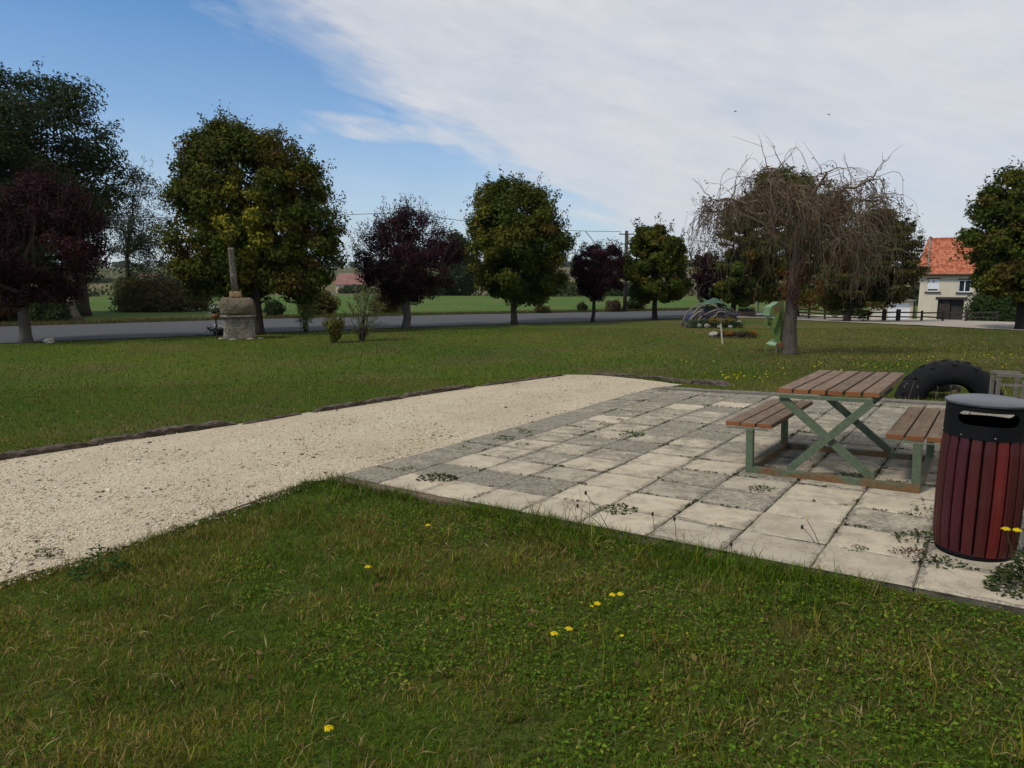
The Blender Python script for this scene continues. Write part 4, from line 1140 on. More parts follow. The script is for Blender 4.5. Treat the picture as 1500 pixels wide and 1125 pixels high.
mb = MB(); mb.box((.175, (.353 + dW) / 2, He / 2 - .2), (.35, dW - .353, He + .39)); mb.box((Wd - .175, (.353 + dW) / 2, He / 2 - .2), (.35, dW - .353, He + .39)); mb.box((Wd / 2, dW + .175, He / 2 - .2), (Wd, .35, He + .39))
mb.build('wall', M['plaster'], house)
o_ = ops[0]
mb = MB(); mb.box(((o_[0] + o_[1]) / 2, 2.2, 1.2), (o_[1] - o_[0] + 1.5, .1, 3.2)); mb.box(((o_[0] + o_[1]) / 2, 1.2, o_[3] + .25), (o_[1] - o_[0] + 1.5, 1.7, .1))
mb.build('barn_interior', M['dark_room'], house)
mb = MB(); mb.box(((o_[0] + o_[1]) / 2, -.03, o_[3] + .12), (o_[1] - o_[0] + .5, .12, .22)); mb.build('lintel', M['dark_wood'], house)
mb = MB(); mb.box((o_[0] + (o_[1] - o_[0]) * .25, .30, o_[3] * .5), ((o_[1] - o_[0]) * .48, .06, o_[3] - .08)); mb.build('door', M['dark_wood'], house)
mb = MB(); mb.box((o_[0] + (o_[1] - o_[0]) * .76, .5, o_[3] * .5), ((o_[1] - o_[0]) * .46, .06, o_[3] - .08)); mb.build('door', M['dark_wood'], house)
for i, h in enumerate(ops[1:]):
    x0, x1, z0, z1 = h; w = x1 - x0; hh = z1 - z0
    mb = MB()
    for q in (x0 + .04, x1 - .04): mb.box((q, .1, (z0 + z1) / 2), (.08, .1, hh))
    for q in (z0 + .04, z1 - .04): mb.box(((x0 + x1) / 2, .1, q), (w - .162, .098, .08))
    if i: mb.box(((x0 + x1) / 2, .1, (z0 + z1) / 2), (.1, .096, hh - .162))
    fr = mb.build('window', M['white_paint'], house)
    mb = MB()
    if i == 0:
        for q in range(14): mb.box(((x0 + x1) / 2, .06, z0 + .25 + (hh - .3) * (q + .5) / 14), (w - .17, .02, (hh - .3) / 14 * .9))
        mb.build('roller_shutter', M['white_paint'], fr)
        mb = MB(); mb.box(((x0 + x1) / 2, .12, z0 + .16), (w - .17, .02, .17)); mb.build('pane', M['glass'], fr)
    else:
        mb.box(((x0 + x1) / 2, .12, (z0 + z1) / 2), (w - .165, .02, hh - .165)); mb.build('pane', M['glass'], fr)
    mb = MB(); mb.box(((x0 + x1) / 2, -.06, z0 - .06), (w + .45, .2, .11)); mb.build('sill', M['dark_wood'], fr)
    mb = MB(); mb.box(((x0 + x1) / 2, -.02, z1 + .06), (w + .2, .06, .1)); mb.build('window_lintel', M['dark_wood'], fr)
# stepped tile courses
rx0 = L(hp(1340, 400)).x; rx1 = Wd + .3; rY = 4.0; zr = L(hp(1380, 351.5, rY)).z
nc = 15; mb = MB()
for q in range(nc):
    for sgn in (0, 1):
        f0, f1 = q / nc, (q + 1) / nc
        y0, y1 = -.35 + (rY + .35) * f0, -.35 + (rY + .35) * f1
        zA, zB = He - .12 + (zr - He + .12) * f0, He - .12 + (zr - He + .12) * f1
        if sgn: y0, y1 = 2 * rY - y0, 2 * rY - y1
        hipL = 1.1 * f0
        nx = 26; xs = np.linspace(rx0 + hipL, rx1, nx * 2 + 1)
        V = []; Fc = []
        for i, x in enumerate(xs):
            bmp = .035 * (i % 2)
            V += [(x, y0, zA + .07 + bmp), (x, y1 , zB + .03 + bmp), (x, y0, zA - .03)]
        for i in range(len(xs) - 1):
            Fc += [(3 * i, 3 * i + 3, 3 * i + 4, 3 * i + 1), (3 * i + 2, 3 * i + 5, 3 * i + 3, 3 * i)]
        mb.add(V, Fc)
mb.tube([(rx0 + 1.1, rY, zr + .04), (rx1, rY, zr + .04)], .13, 8)
roof = mb.build('roof', M['tile'], house)
mb = MB()   # side gables closed under the roof
for x in (.02, Wd - .02):
    mb = MB(); mb.add([(x, .36, He), (x, 2 * rY - .36, He), (x, rY, zr - .35)], [(0, 1, 2)]); mb.build('gable', M['plaster'], house)
pX = L(hp(1360.5, 380)).x
mb = MB(); mb.tube([(pX, -.42, He - .02), (pX, rY - .1, zr + .12)], .09, 8); mb.blob((pX, rY - .1, zr + .2), (.2, .2, .16), 2, 0, 1)
mb.build('verge_flashing', M['concrete'], house)
mb = MB(); mb.tube([(rx0, -.42, He - .16), (rx1, -.42, He - .16)], .08, 8); mb.build('gutter', M['dark_wood'], house)
# garage annex
gx0 = hp(1303, 468).x; gx1 = hp(1341, 468).x; gzt = hp(1320, 441).z
ga = empty('garage', (gx0, HY + .9, zb), 'low garage with wide white door beside the cream house', 'garage'); ga.rotation_euler.z = -.12
mb = MB(); Wg = gx1 - gx0; Hg = gzt - zb
for x, w in ((.1, .2), (Wg - .1, .2)): mb.box((x, 2, Hg / 2 - .2), (w, 4, Hg + .4))
mb.box((Wg / 2, 4.1, Hg / 2 - .2), (Wg, .2, Hg + .4)); mb.box((Wg / 2, .1, Hg - .1), (Wg - .402, .2, .2)); mb.build('wall', M['plaster'], ga)
mb = MB()
for q in range(5): mb.box((Wg / 2, .12, (Hg - .22) * (q + .5) / 5), (Wg - .42, .05, (Hg - .22) / 5 * .97))
mb.build('garage_door', M['white_paint'], ga)
mb = MB(); mb.box((Wg / 2, 2, Hg + .06), (Wg + .3, 4.6, .12)); mb.build('roof', M['concrete'], ga)

# fence of split rails along the drive
fpx = [(1186, 461), (1215, 463.2), (1240, 464.5), (1272, 466), (1308, 468), (1333, 470), (1355, 470.5), (1392, 471.5), (1425, 472), (1462, 473.5), (1510, 476)]
fw = []
for px, py in fpx:
    d = ray(px, 1); d = d / d[1]; Y = 47 + (px - 1186) / 324 * -4
    fw.append(Vector((d[0] * Y, Y, gz(d[0] * Y, Y))))
fen = empty('rail_fence', fw[0], 'dark wooden post and rail fence along the drive in front of the house', 'fence')
hts = .62
for i, p in enumerate(fw):
    mb = MB(); thick = .2 if fpx[i][0] in (1333, 1355) else .10
    mb.beam(p - fw[0] + Vector((0, 0, -.2)), p - fw[0] + Vector((0, 0, hts + (.14 if thick > .15 else .05))), thick, thick, (1, 0, 0)); mb.build('post', M['dark_wood'], fen)
for i in range(len(fw) - 1):
    for j, z in enumerate((.26, .55) if i > 3 else (.2, .42, .64)):
        a = fw[i] - fw[0] + Vector((0, -.06, z + rng.normal(0, .02))); b = fw[i + 1] - fw[0] + Vector((0, -.06, z + rng.normal(0, .02)))
        mb = MB(); mb.beam(a, b, .05, .085); mb.build('rail', M['dark_wood'], fen)
# concrete planter trough and post left of it
tg_ = at(1093, 464); tr_ = empty('planter_trough', tg_, 'long brown planter trough with dark plants at the road bend', 'planter')
mb = MB(); mb.box((0, 0, .17), (1.05, .45, .36)); mb.build('trough', M['pole_concrete'] if 'pole_concrete' in M else M['old_timber'], tr_, bevel=.02)
v, f = leaf_arrays(np.stack([rng.uniform(-.5, .5, 700), rng.uniform(-.22, .22, 700), .36 + np.abs(rng.normal(0, .11, 700))], -1), unit(rng.normal(size=(700, 3))), rng.uniform(.05, .1, 700), .5)
link('foliage', fast_mesh('foliage', v, f, pick([(.05, .045, .03), (.035, .045, .02), (.09, .06, .05)], [2, 2, 1], 700)), M['leaf'], tr_)
pp_ = at(1110, 458); wp = empty('marker_post', pp_, 'thin grey post topped by a white knob beyond the road, left of the green figure', 'post')
hz_ = onY(1110, 436, pp_.y).z - pp_.z
mb = MB(); mb.tube([(0, 0, -.1), (0, 0, hz_ - .15)], .05, 8); mb.build('shaft', M['concrete'], wp)
mb = MB(); mb.blob((0, 0, hz_), (.12, .12, .2), 1, .1, 2); mb.build('knob', M['white_paint'], wp, True)

# ------------------------------------------------------------------ far buildings, turbine, treeline
def simple_house(name, label, cat, Y, x0p, x1p, yb, ye, yr, roofm, wallm, depth, wins, along=True):
    a = onY(x0p, yb, Y); b = onY(x1p, yb, Y); W_ = b.x - a.x; he = onY(x0p, ye, Y).z - a.z
    zr_ = onY(x0p, yr, Y + (depth / 2 if along else 0)).z - a.z
    e = empty(name, a, label, cat)
    mb = MB(); mb.box((W_ / 2, depth / 2, he / 2 - 1), (W_, depth, he + 2))
    if not along: mb.add([(0, .0, he), (W_, .0, he), (W_ / 2, .0, zr_ - .1), (0, depth, he), (W_, depth, he), (W_ / 2, depth, zr_ - .1)], [(0, 1, 2), (3, 5, 4)])
    mb.build('wall', wallm, e)
    mb = MB(); o = .4; t_ = .18
    if along:
        for y0, y1 in ((-o, depth / 2), (depth + o, depth / 2)):
            mb.add([(-o, y0, he - .2), (W_ + o, y0, he - .2), (W_ + o, y1, zr_), (-o, y1, zr_), (-o, y0, he - .2 + t_), (W_ + o, y0, he - .2 + t_), (W_ + o, y1, zr_ + t_), (-o, y1, zr_ + t_)],
                   [(4, 5, 6, 7), (0, 3, 2, 1), (0, 1, 5, 4), (1, 2, 6, 5), (3, 0, 4, 7)])
    else:
        for x0, x1 in ((-o, W_ / 2), (W_ + o, W_ / 2)):
            mb.add([(x0, -o, he - .25), (x1, -o, zr_), (x1, depth + o, zr_), (x0, depth + o, he - .25), (x0, -o, he - .25 + t_), (x1, -o, zr_ + t_), (x1, depth + o, zr_ + t_), (x0, depth + o, he - .25 + t_)],
                   [(4, 5, 6, 7), (0, 3, 2, 1), (0, 1, 5, 4), (2, 3, 7, 6), (3, 0, 4, 7)])
    mb.build('roof', roofm, e)
    for (p, q, r_, s_) in wins:
        A = onY(p, q, Y); B = onY(r_, s_, Y)
        mb = MB(); mb.box(((A.x + B.x) / 2 - a.x, -.04, (A.z + B.z) / 2 - a.z), (abs(B.x - A.x), .12, abs(A.z - B.z))); mb.build('window' if s_ - q < 6 else 'door', M['glass'] if s_ - q < 6 else M['dark_room'], e)
    return e
simple_house('barn', 'long low barn with purplish brown roof far across the meadow', 'barn', 230, 492, 552, 427.5, 416.5, 400.5, M['barn_roof'], M['plaster_far'], 14, [(505, 418, 512, 427.3), (522, 419, 530, 427.3)])
simple_house('cottage', 'tiny pale cottage with gable far beyond the shrubs at left', 'house', 330, 190, 213, 413, 406, 402, M['barn_roof'], M['plaster_far'], 12, [(199, 408, 203, 413)], along=False)
vx = at(517, 431)
bush('shrub', 'row of dark shrubs before the purplish barn roof far off', 'shrub', None, (onY(520, 430, 200).x, 200, gz(onY(520, 430, 200).x, 200)), [(421, 508, 545), (426, 496, 552), (431, 494, 554)], DGREEN, 2500, .5, 40, 1.2, 5)

tY = 2500.0; th = onY(505, 361, tY); tb = Vector((th.x, tY, gz(th.x, tY) - 5))
wt = empty('wind_turbine', tb, 'distant white wind turbine on the horizon between the cross tree and plum tree', 'wind turbine')
hz_ = th.z - tb.z
mb = MB(); mb.tube([(0, 0, 0), (0, 0, hz_)], [3.2, 2.0], 12); mb.build('tower', M['turbine'], wt, True)
mb = MB(); mb.box((0, 0, hz_ + 1), (4, 11, 4)); mb.build('nacelle', M['turbine'], wt)
for q in range(3):
    a = R(62) + q * 2 * math.pi / 3
    mb = MB(); d = Vector((math.cos(a), 0, math.sin(a))); c0 = Vector((0, -7, hz_ + 1))
    mb.tube([c0, c0 + d * 8, c0 + d * 52], [1.2, 2.2, .5], 6); mb.build('blade', M['turbine'], wt)

def treeline(name, Y, x0p, x1p, ytop, seed, n=6000, size=2.6, h=9):
    r_ = np.random.default_rng(seed)
    x0 = onY(x0p, 400, Y).x; x1 = onY(x1p, 400, Y).x
    nc = int((x1 - x0) / 5); cx = r_.uniform(x0, x1, nc); cy = Y + r_.uniform(-12, 12, nc); hh = h * r_.uniform(.55, 1.05, nc)
    ids = r_.integers(0, nc, n); u = r_.random(n)
    P = np.stack([cx[ids] + r_.normal(size=n) * 3.2, cy[ids] + r_.normal(size=n) * 2.5, 0 * u], -1)
    P[:, 2] = G(P[:, 0], P[:, 1]) + u * hh[ids]
    v, f = leaf_arrays(P, unit(r_.normal(size=(n, 3)) + np.array([0, -.6, .4])), size * r_.uniform(.6, 1.3, n), .8)
    c = np.array(DGREEN[0])[r_.integers(0, 3, n)] * r_.uniform(.8, 1.4, (n, 1))
    o = link(name, fast_mesh(name, v, f, c), M['leaf']); return tag(o, kind='stuff')
treeline('far_wood', 890, -250, 1600, 382, 3, 26000, 2.8, 9)
treeline('far_hedgerow', 420, -200, 480, 400, 4, 5000, 1.3, 3.4)
treeline('far_thicket', 142, 600, 1330, 425, 5, 16000, .65, 3.4)
treeline('field_hedge', 120, -250, 190, 425, 6, 7000, .6, 2.2)

# ------------------------------------------------------------------ power line
pb = at(915, 457); 
def pole(label, base, top, r_, mat, arms, name='power_pole', cat='power pole'):
    e = empty(name, base, label, cat)
    mb = MB(); mb.tube([(0, 0, -.3), (0, 0, top)], [r_, r_ * .75], 10); mb.build('pole', mat, e, True)
    for (z, a, b) in arms:
        mb = MB(); mb.beam((a, -.12, z), (b, -.12, z), .06, .07); mb.build('cross_arm', M['dark_wood'], e)
        for q in (a * .85, b * .85):
            mb = MB(); mb.lathe([(.02, z + .03), (.045, z + .06), (.045, z + .15), (.02, z + .18)], 8, (q, -.12, 0)); mb.build('insulator', M['white_paint'], e)
    return e
pt = onY(915, 338, pb.y).z - pb.z
pp1 = pole('dark wooden power pole with crossarms between the small plum and small maple', pb, pt, .15, M['pole_wood'], [(pt - .25, -.55, .55), (pt - .95, -.45, .3)])
lb = at(599, 462); lt = onY(599, 310, lb.y).z - lb.z
e = empty('street_lamp', lb, 'street lamp arm with pale head rising above the purple plum tree', 'street lamp')
mb = MB(); mb.tube([(0, 0, -.2), (0, 0, lt)], [.12, .08], 10); mb.build('pole', M['concrete'], e, True)
ax_ = onY(611, 313, lb.y).x - lb.x; ex_ = onY(623, 312, lb.y).x - lb.x
mb = MB(); mb.tube([(0, 0, lt - .35), (ax_ * .6, 0, lt - .2), (ax_, 0, lt - .02)], .03, 6); mb.build('arm', M['concrete'], e)
mb = MB(); mb.blob(((ax_ + ex_) / 2 - .05, 0, lt + .03), ((ex_ - ax_) / 2 + .02, .11, .075), 1, 0, 2); mb.build('lamp_head', M['white_paint'], e, True)
def wire(a, b, sag, label, dz=0):
    a = Vector(a); b = Vector(b)
    mb = MB(); mb.tube([a.lerp(b, f) - Vector((0, 0, sag * 4 * f * (1 - f))) for f in np.linspace(0, 1, 25)], .016, 4, False)
    o = mb.build('overhead_wire', M['wire']); tag(o, label, 'wire', 'overhead wires along the road')
LT = lb + Vector((0, 0, lt - .03)); PT = pb + Vector((-.47, -.12, pt - .06)); PT2 = pb + Vector((-.4, -.12, pt - .76))
wire(LT, PT, .32, 'overhead wire sagging from the street lamp to the wooden power pole')
lfar = onY(-260, 300, lb.y - 6)
wire(lfar, LT, .5, 'overhead wire running left from the street lamp behind the cross tree')
lb2 = Vector((lfar.x, lfar.y, gz(lfar.x, lfar.y)))
rfar = onY(1330, 372, pb.y + 22)
wire(pb + Vector((.47, -.12, pt - .06)), rfar, .5, 'overhead wire running right from the power pole behind the weeping tree')
mb = MB(); a = onY(876, 362, pb.y + 15); b = onY(858, 339, pb.y + 15); c = onY(872, 309, pb.y + 15)
mb.tube([a + (a - b) * 4.3, a, b], .035, 5); o = mb.build('antenna_mast', M['wire']); tag(o, 'thin leaning antenna mast sticking up above the small plum tree', 'mast')

for i, (px, py, lab, w) in enumerate(((1077, 163.5, 'small dark bird in flight, the left one of two in the cloudy sky', .3), (1214, 168, 'small dark bird gliding in the cloudy sky, the right one of two', .5))):
    p = onY(px, py, 70); e = empty('bird', p, lab, 'bird', 'birds in the sky'); e.scale = (.7, .7, .7)
    mb = MB(); mb.blob((0, 0, 0), (.15, .05, .05), i, .1, 2); mb.blob((.16, 0, .015), (.045, .035, .035), i, 0, 2); mb.build('body', M['bird'], e, True)
    for s in (-1, 1):
        mb = MB(); mb.add([(.07, 0, .02), (-.06, 0, .02), (-.07, s * .22, .09), (.03, s * .2, .1), (-.08, s * .42, .03), (.0, 0, .045), (-.01, s * .2, .115)], [(0, 1, 2, 3), (3, 2, 4), (0, 5, 6, 3), (5, 1, 2, 6), (6, 2, 4), (3, 6, 4)]); mb.build('wing', M['bird'], e)

# ------------------------------------------------------------------ flower mound with branch arches
mp = at(1040, 478.5); mk = mp.y / 1000 * 1.0
mo = empty('flower_mound', mp, 'dome of bent driftwood branches and green net over a planted mound by the road', 'flower mound')
mb = MB()
nA, nR = 40, 10; V = []
for i in range(nR + 1):
    f = i / nR
    for q in range(nA):
        a = 2 * math.pi * q / nA; rr = (1 - f) * 41 * mk; z = (1 - (1 - f) ** 2.2) * 17 * mk
        n_ = 1 + .12 * mnoise.noise(Vector((math.cos(a) * 2, math.sin(a) * 2, f * 3)))
        V.append((rr * n_ * math.cos(a), rr * n_ * .8 * math.sin(a), z * n_ - .03))
mb.add(V, [(i * nA + q, i * nA + (q + 1) % nA, (i + 1) * nA + (q + 1) % nA, (i + 1) * nA + q) for i in range(nR) for q in range(nA)])
mb.build('earth', M['soil'], mo, True)
rr = random.Random(3)
for (x0, x1, h, y0) in ((-40, 22, 34, -16), (-36, 34, 28, -8), (-30, 40, 24, -20), (-41, 5, 30, 4), (-15, 40, 30, 2), (-25, 30, 36, 10), (-10, 26, 22, -24), (8, 38, 20, -22), (-38, -2, 22, -22)):
    pts = []
    for f in np.linspace(0, 1, 12):
        pts.append(Vector(((x0 + (x1 - x0) * f) * mk + rr.gauss(0, .03), y0 * mk + rr.gauss(0, .03), h * mk * math.sin(math.pi * f) ** .8 + rr.gauss(0, .03) + .02)))
    mb = MB(); mb.tube(pts, [.05, .055, .05, .05, .045, .045, .04, .04, .04, .035, .03, .02], 7); mb.build('driftwood_branch', M['grey_timber'], mo, True)
mb = MB(); V = []
for i in range(9):
    for q in range(13):
        f, g_ = i / 8, q / 12
        V.append(((-16 + 40 * g_) * mk, (-14 + 28 * f) * mk, (27 + 13 * math.sin(math.pi * (g_ * .8 + .12)) * (.6 + .4 * math.sin(math.pi * f)) + rr.gauss(0, .9)) * mk))
mb.add(V, [(i * 13 + q, i * 13 + q + 1, (i + 1) * 13 + q + 1, (i + 1) * 13 + q) for i in range(8) for q in range(12)])
nt_ = mb.build('green_net', M['net'], mo); sf = nt_.modifiers.new('s', 'SOLIDIFY'); sf.thickness = .02
def blossoms(name, pts, spread, n, size, cols, wts, parent, origin=(0, 0, 0)):
    P = np.array(pts)[rng.integers(0, len(pts), n)] + rng.normal(size=(n, 3)) * np.array(spread)
    v, f = leaf_arrays(P, unit(rng.normal(size=(n, 3)) + np.array([0, -.8, .6])), rng.uniform(.6, 1.2, n) * size, .85)
    return link(name, fast_mesh(name, v, f, pick(cols, wts, n) * rng.uniform(.75, 1.2, (n, 1))), M['petal'], parent)
q_ = lambda x, y, z: (x * mk, y * mk, z * mk)
blossoms('blue_flowers', [q_(x, -22, 19 + 2 * math.sin(x * .2)) for x in range(-16, 30, 3)], (.09, .06, .09), 1100, .07, [(.06, .065, .13), (.10, .08, .14), (.12, .10, .11), (.05, .07, .04)], [3, 2, 3, 1], mo)
blossoms('blue_flowers', [q_(-38 + i, -14, 10 + i * .8) for i in range(10)], (.06, .06, .08), 260, .07, [(.06, .08, .22), (.1, .1, .18)], [2, 1], mo)
blossoms('yellow_flowers', [q_(x, -29, 9.5) for x in (-8, -6, 0, 2, 8, 10, 16, 18, 20)], (.09, .05, .08), 700, .07, [(.26, .16, .02), (.2, .17, .03), (.22, .09, .02)], [3, 2, 1], mo)
blossoms('leaves', [q_(x, -28, 6) for x in range(-34, 36, 4)], (.14, .09, .1), 1800, .085, [(.04, .07, .02), (.06, .09, .03), (.09, .11, .07)], [3, 2, 1], mo)
blossoms('leaves', [q_(x, -6, 24) for x in range(-14, 24, 4)], (.14, .12, .09), 900, .085, [(.10, .10, .09), (.13, .1, .09), (.07, .09, .04)], [3, 2, 1], mo)
for (x, y, z, s, m_) in ((33, -26, 7, 4.5, 'pale_stone'), (38, -24, 4, 3, 'pale_stone'), (-24, -31, 3.5, 4, 'stone'), (-14, -33, 3, 4.5, 'stone'), (-33, -26, 3, 4, 'stone'), (20, -31, 2, 3.5, 'pale_stone'), (4, -34, 2, 4, 'stone')):
    mb = MB(); mb.blob(q_(x, y, z), (s * mk, s * .8 * mk, s * .8 * mk), x, .4, 2); mb.build('stone', M[m_], mo, True)

bp_ = at(1070, 494.5); bk = bp_.y / 1000
fb = empty('flower_bed', bp_, 'small low flower bed with dull orange and dark leaves on the lawn', 'flower bed')
mb = MB(); mb.blob((6 * bk, .1, 0), (32 * bk, .45, .09), 3, .25, 3); mb.build('earth', M['soil'], fb, True)
blossoms('plants', [((x) * bk, rr.uniform(-.25, .25), .12) for x in range(-16, 38, 3)], (.07, .08, .06), 1800, .07, [(.05, .055, .02), (.075, .06, .025), (.035, .04, .02)], [3, 2, 2], fb)
blossoms('orange_flowers', [(x * bk, -.15, .2) for x in (-8, -5, -2, 30, 33)], (.06, .08, .05), 260, .06, [(.3, .11, .02), (.24, .15, .03)], [2, 1], fb)
o = at(1046, 494); mb = MB(); mb.blob((0, 0, .09), (8.5 * bk, .2, .15), 8, .35, 3); s_ = mb.build('boulder', M['pale_stone'], None, True); s_.location = o; tag(s_, 'rounded pale boulder at the left end of the small low flower bed', 'boulder')
sk = at(1059, 504.5); skh = onY(1056, 470, sk.y).z - sk.z; skx = onY(1055.5, 470, sk.y).x - sk.x
se = empty('garden_stake', sk, 'thin pale stake with small flat wooden top, leaning in front of the flower mound', 'stake')
mb = MB(); mb.tube([(0, 0, -.1), (skx, 0, skh)], [.035, .03], 7); mb.build('shaft', simple('pale_wood', (.42, .38, .28), .8), se)
mb = MB(); mb.box((skx, 0, skh + .035), (.2, .16, .07)); mb.build('top_board', M['log'], se)

# ------------------------------------------------------------------ green painted wooden figure leaning on the weeping tree
gp_ = at(1138, 519); gY = gp_.y - .12
gf = empty('wooden_figure', gp_, 'angular green painted wooden figure with boxy head leaning against the weeping tree', 'wooden figure')
def gq(x, y, dy=0):   # zoomed crop coordinates to a point near the tree
    return onY(1090 + x / 10.227, 420 + y / 10.227, gY + dy) - gp_
def slab(name, pts, y0, y1, mat):
    A = [gq(x, y) for x, y in pts]; n = len(A)
    V = [a + Vector((0, y0, 0)) for a in A] + [a + Vector((0, y1, 0)) for a in A]
    mb = MB(); mb.add(V, [tuple(range(n)), tuple(reversed(range(n, 2 * n)))] + [(i, n + i, n + (i + 1) % n, (i + 1) % n) for i in range(n)])
    me = mb.mesh(name); bm = bmesh.new(); bm.from_mesh(me); bmesh.ops.recalc_face_normals(bm, faces=bm.faces); bm.to_mesh(me); bm.free()
    return link(name, me, mat, gf)
# head: a sloping box
A = [gq(300, 305), gq(405, 300), gq(470, 450), gq(275, 428)]
Bk = [gq(430, 222, .35), gq(535, 220, .35), gq(540, 330, .35), gq(420, 330, .35)]
mb = MB(); mb.add(A + Bk, [(0, 3, 2, 1), (0, 1, 5, 4), (1, 2, 6, 5), (4, 5, 6, 7), (0, 4, 7, 3), (3, 7, 6, 2)]); hd = mb.build('head', M['mint_wood'], gf, bevel=.006)
slab('cheek', [(395, 320), (500, 285), (520, 400), (475, 455), (380, 430)], -.03, .0, M['green_wood'])
slab('back_board', [(555, 215), (615, 225), (630, 500), (605, 830), (545, 820), (500, 640), (500, 480)], .10, .16, wood('olive_board', (.10, .12, .03), (.2, .2, .07)))
slab('back_board', [(490, 420), (545, 330), (560, 600), (540, 840), (500, 840), (480, 620)], .04, .095, M['green_wood'])
slab('arm', [(325, 470), (350, 470), (335, 605), (300, 590), (205, 555), (215, 540), (300, 560)], -.05, .0, M['green_wood'])
slab('arm', [(490, 365), (530, 380), (450, 635), (410, 615)], -.055, -.005, M['green_wood'])
slab('belly', [(340, 460), (440, 470), (420, 600), (345, 560)], .05, .09, simple('belly_green', (.07, .12, .03), .8))  # upper belly piece in a darker green than the rest
slab('belly', [(440, 620), (500, 600), (500, 790), (430, 740), (420, 690)], .05, .09, M['green_wood'])
A = [gq(325, 850), gq(380, 880), gq(480, 870), gq(500, 840)]; Bk = [gq(430, 780, .25), gq(480, 790, .25), gq(520, 810, .25), gq(530, 800, .3)]
mb = MB(); V = [gq(322, 852), gq(470, 875), gq(525, 800, .3), gq(420, 785, .3)]
mb.add(V + [p - Vector((0, 0, .03)) for p in V], [(0, 1, 2, 3), (7, 6, 5, 4), (0, 4, 5, 1), (1, 5, 6, 2), (2, 6, 7, 3), (3, 7, 4, 0)]); mb.build('seat', M['mint_wood'], gf)
slab('leg', [(322, 855), (345, 855), (330, 990), (308, 985)], -.02, .02, M['green_wood'])
slab('leg', [(490, 860), (525, 870), (485, 1035), (460, 1035)], .0, .04, M['log'])
slab('leg', [(505, 900), (530, 890), (550, 990), (530, 990)], .05, .09, M['green_wood'])
slab('rusty_plate', [(500, 855), (575, 840), (580, 900), (520, 915)], -.03, .0, M['rust_leaf'])
slab('rusty_plate', [(440, 310), (490, 290), (500, 400), (455, 410)], -.045, -.031, M['rust_leaf'])

# ------------------------------------------------------------------ pots by the cross
p_ = at(320, 491.5); pk = p_.y / 1000
e = empty('flower_pot', p_, 'dark flower pot with white flowers standing left of the stone cross', 'flower pot')
mb = MB(); mb.lathe([(5 * pk, 0), (6.5 * pk, .04), (8 * pk, 9 * pk), (7 * pk, 9 * pk)], 20); mb.build('pot', M['bin_black'], e, True)
blossoms('white_flowers', [(x * pk, rr.uniform(-.1, .1), 12 * pk) for x in range(-8, 8, 2)], (.06, .06, .05), 200, .07, [(.7, .7, .66), (.6, .6, .56)], [2, 1], e)
blossoms('leaves', [(x * pk, rr.uniform(-.1, .1), 10 * pk) for x in range(-12, 8, 2)], (.07, .07, .06), 260, .08, [(.03, .045, .02), (.05, .06, .03)], [2, 1], e)
p_ = Vector(xp) + Vector((-28 * k, -.15, 34 * k)); p_ = Vector((xp.x - 32 * k, xp.y - .05, xp.z))
e = empty('flower_pot', p_, 'tall stand with orange pot and small white flowers against the cross pedestal', 'flower pot')
mb = MB(); mb.tube([(0, 0, -.05), (0, 0, 30 * k)], [.03, .03], 8); mb.build('stand', M['iron'], e)
mb = MB(); mb.lathe([(.07, 29 * k), (.14, 31 * k), (.17, 36 * k), (.15, 36 * k)], 18); mb.build('pot', M['terracotta'], e, True)
blossoms('white_flowers', [(x * .05, 0, 42 * k + x * .02) for x in range(-4, 5)], (.07, .06, .09), 110, .06, [(.6, .62, .58), (.5, .52, .48)], [2, 1], e)
blossoms('leaves', [(x * .05, 0, 40 * k) for x in range(-4, 5)], (.07, .07, .07), 220, .08, [(.04, .06, .02), (.06, .07, .035)], [2, 1], e)

# ------------------------------------------------------------------ weeds in the paving, dandelions, dry stalks
def weed(name, label, cat, pos, w, h, n, pal, stems=0, group=None, blade=True, parent_h=0):
    e = empty(name, pos, label, cat, group)
    V = []; a = rng.uniform(0, 2 * np.pi, n); u = rng.random(n) ** .6
    P = np.stack([np.cos(a) * u * w, np.sin(a) * u * w * .7, rng.random(n) * h * (1.1 - u) + .008], -1)
    D = np.stack([np.cos(a), np.sin(a), rng.uniform(.1, .9, n)], -1)
    v, f = leaf_arrays(P, unit(rng.normal(size=(n, 3)) * .6 + np.array([0, 0, .8])), rng.uniform(.6, 1.3, n) * min(.04, max(.022, w * .22)), .36 if blade else .6, D)
    v[:, 2] = np.maximum(v[:, 2], .003)
    link('leaves', fast_mesh('leaves', v, f, pick(*pal, n) * rng.uniform(.75, 1.25, (n, 1))), M['leaf'], e)
    return e
WG = ([(.03, .065, .012), (.045, .085, .018), (.06, .10, .02)], [2, 3, 1])
WO = ([(.05, .07, .02), (.07, .085, .025), (.04, .05, .02)], [2, 2, 2])
WR = ([(.12, .05, .04), (.09, .06, .03), (.06, .06, .025)], [2, 1, 1])
def onterr(px, py): p = at(px, py); p.z += .035; return p
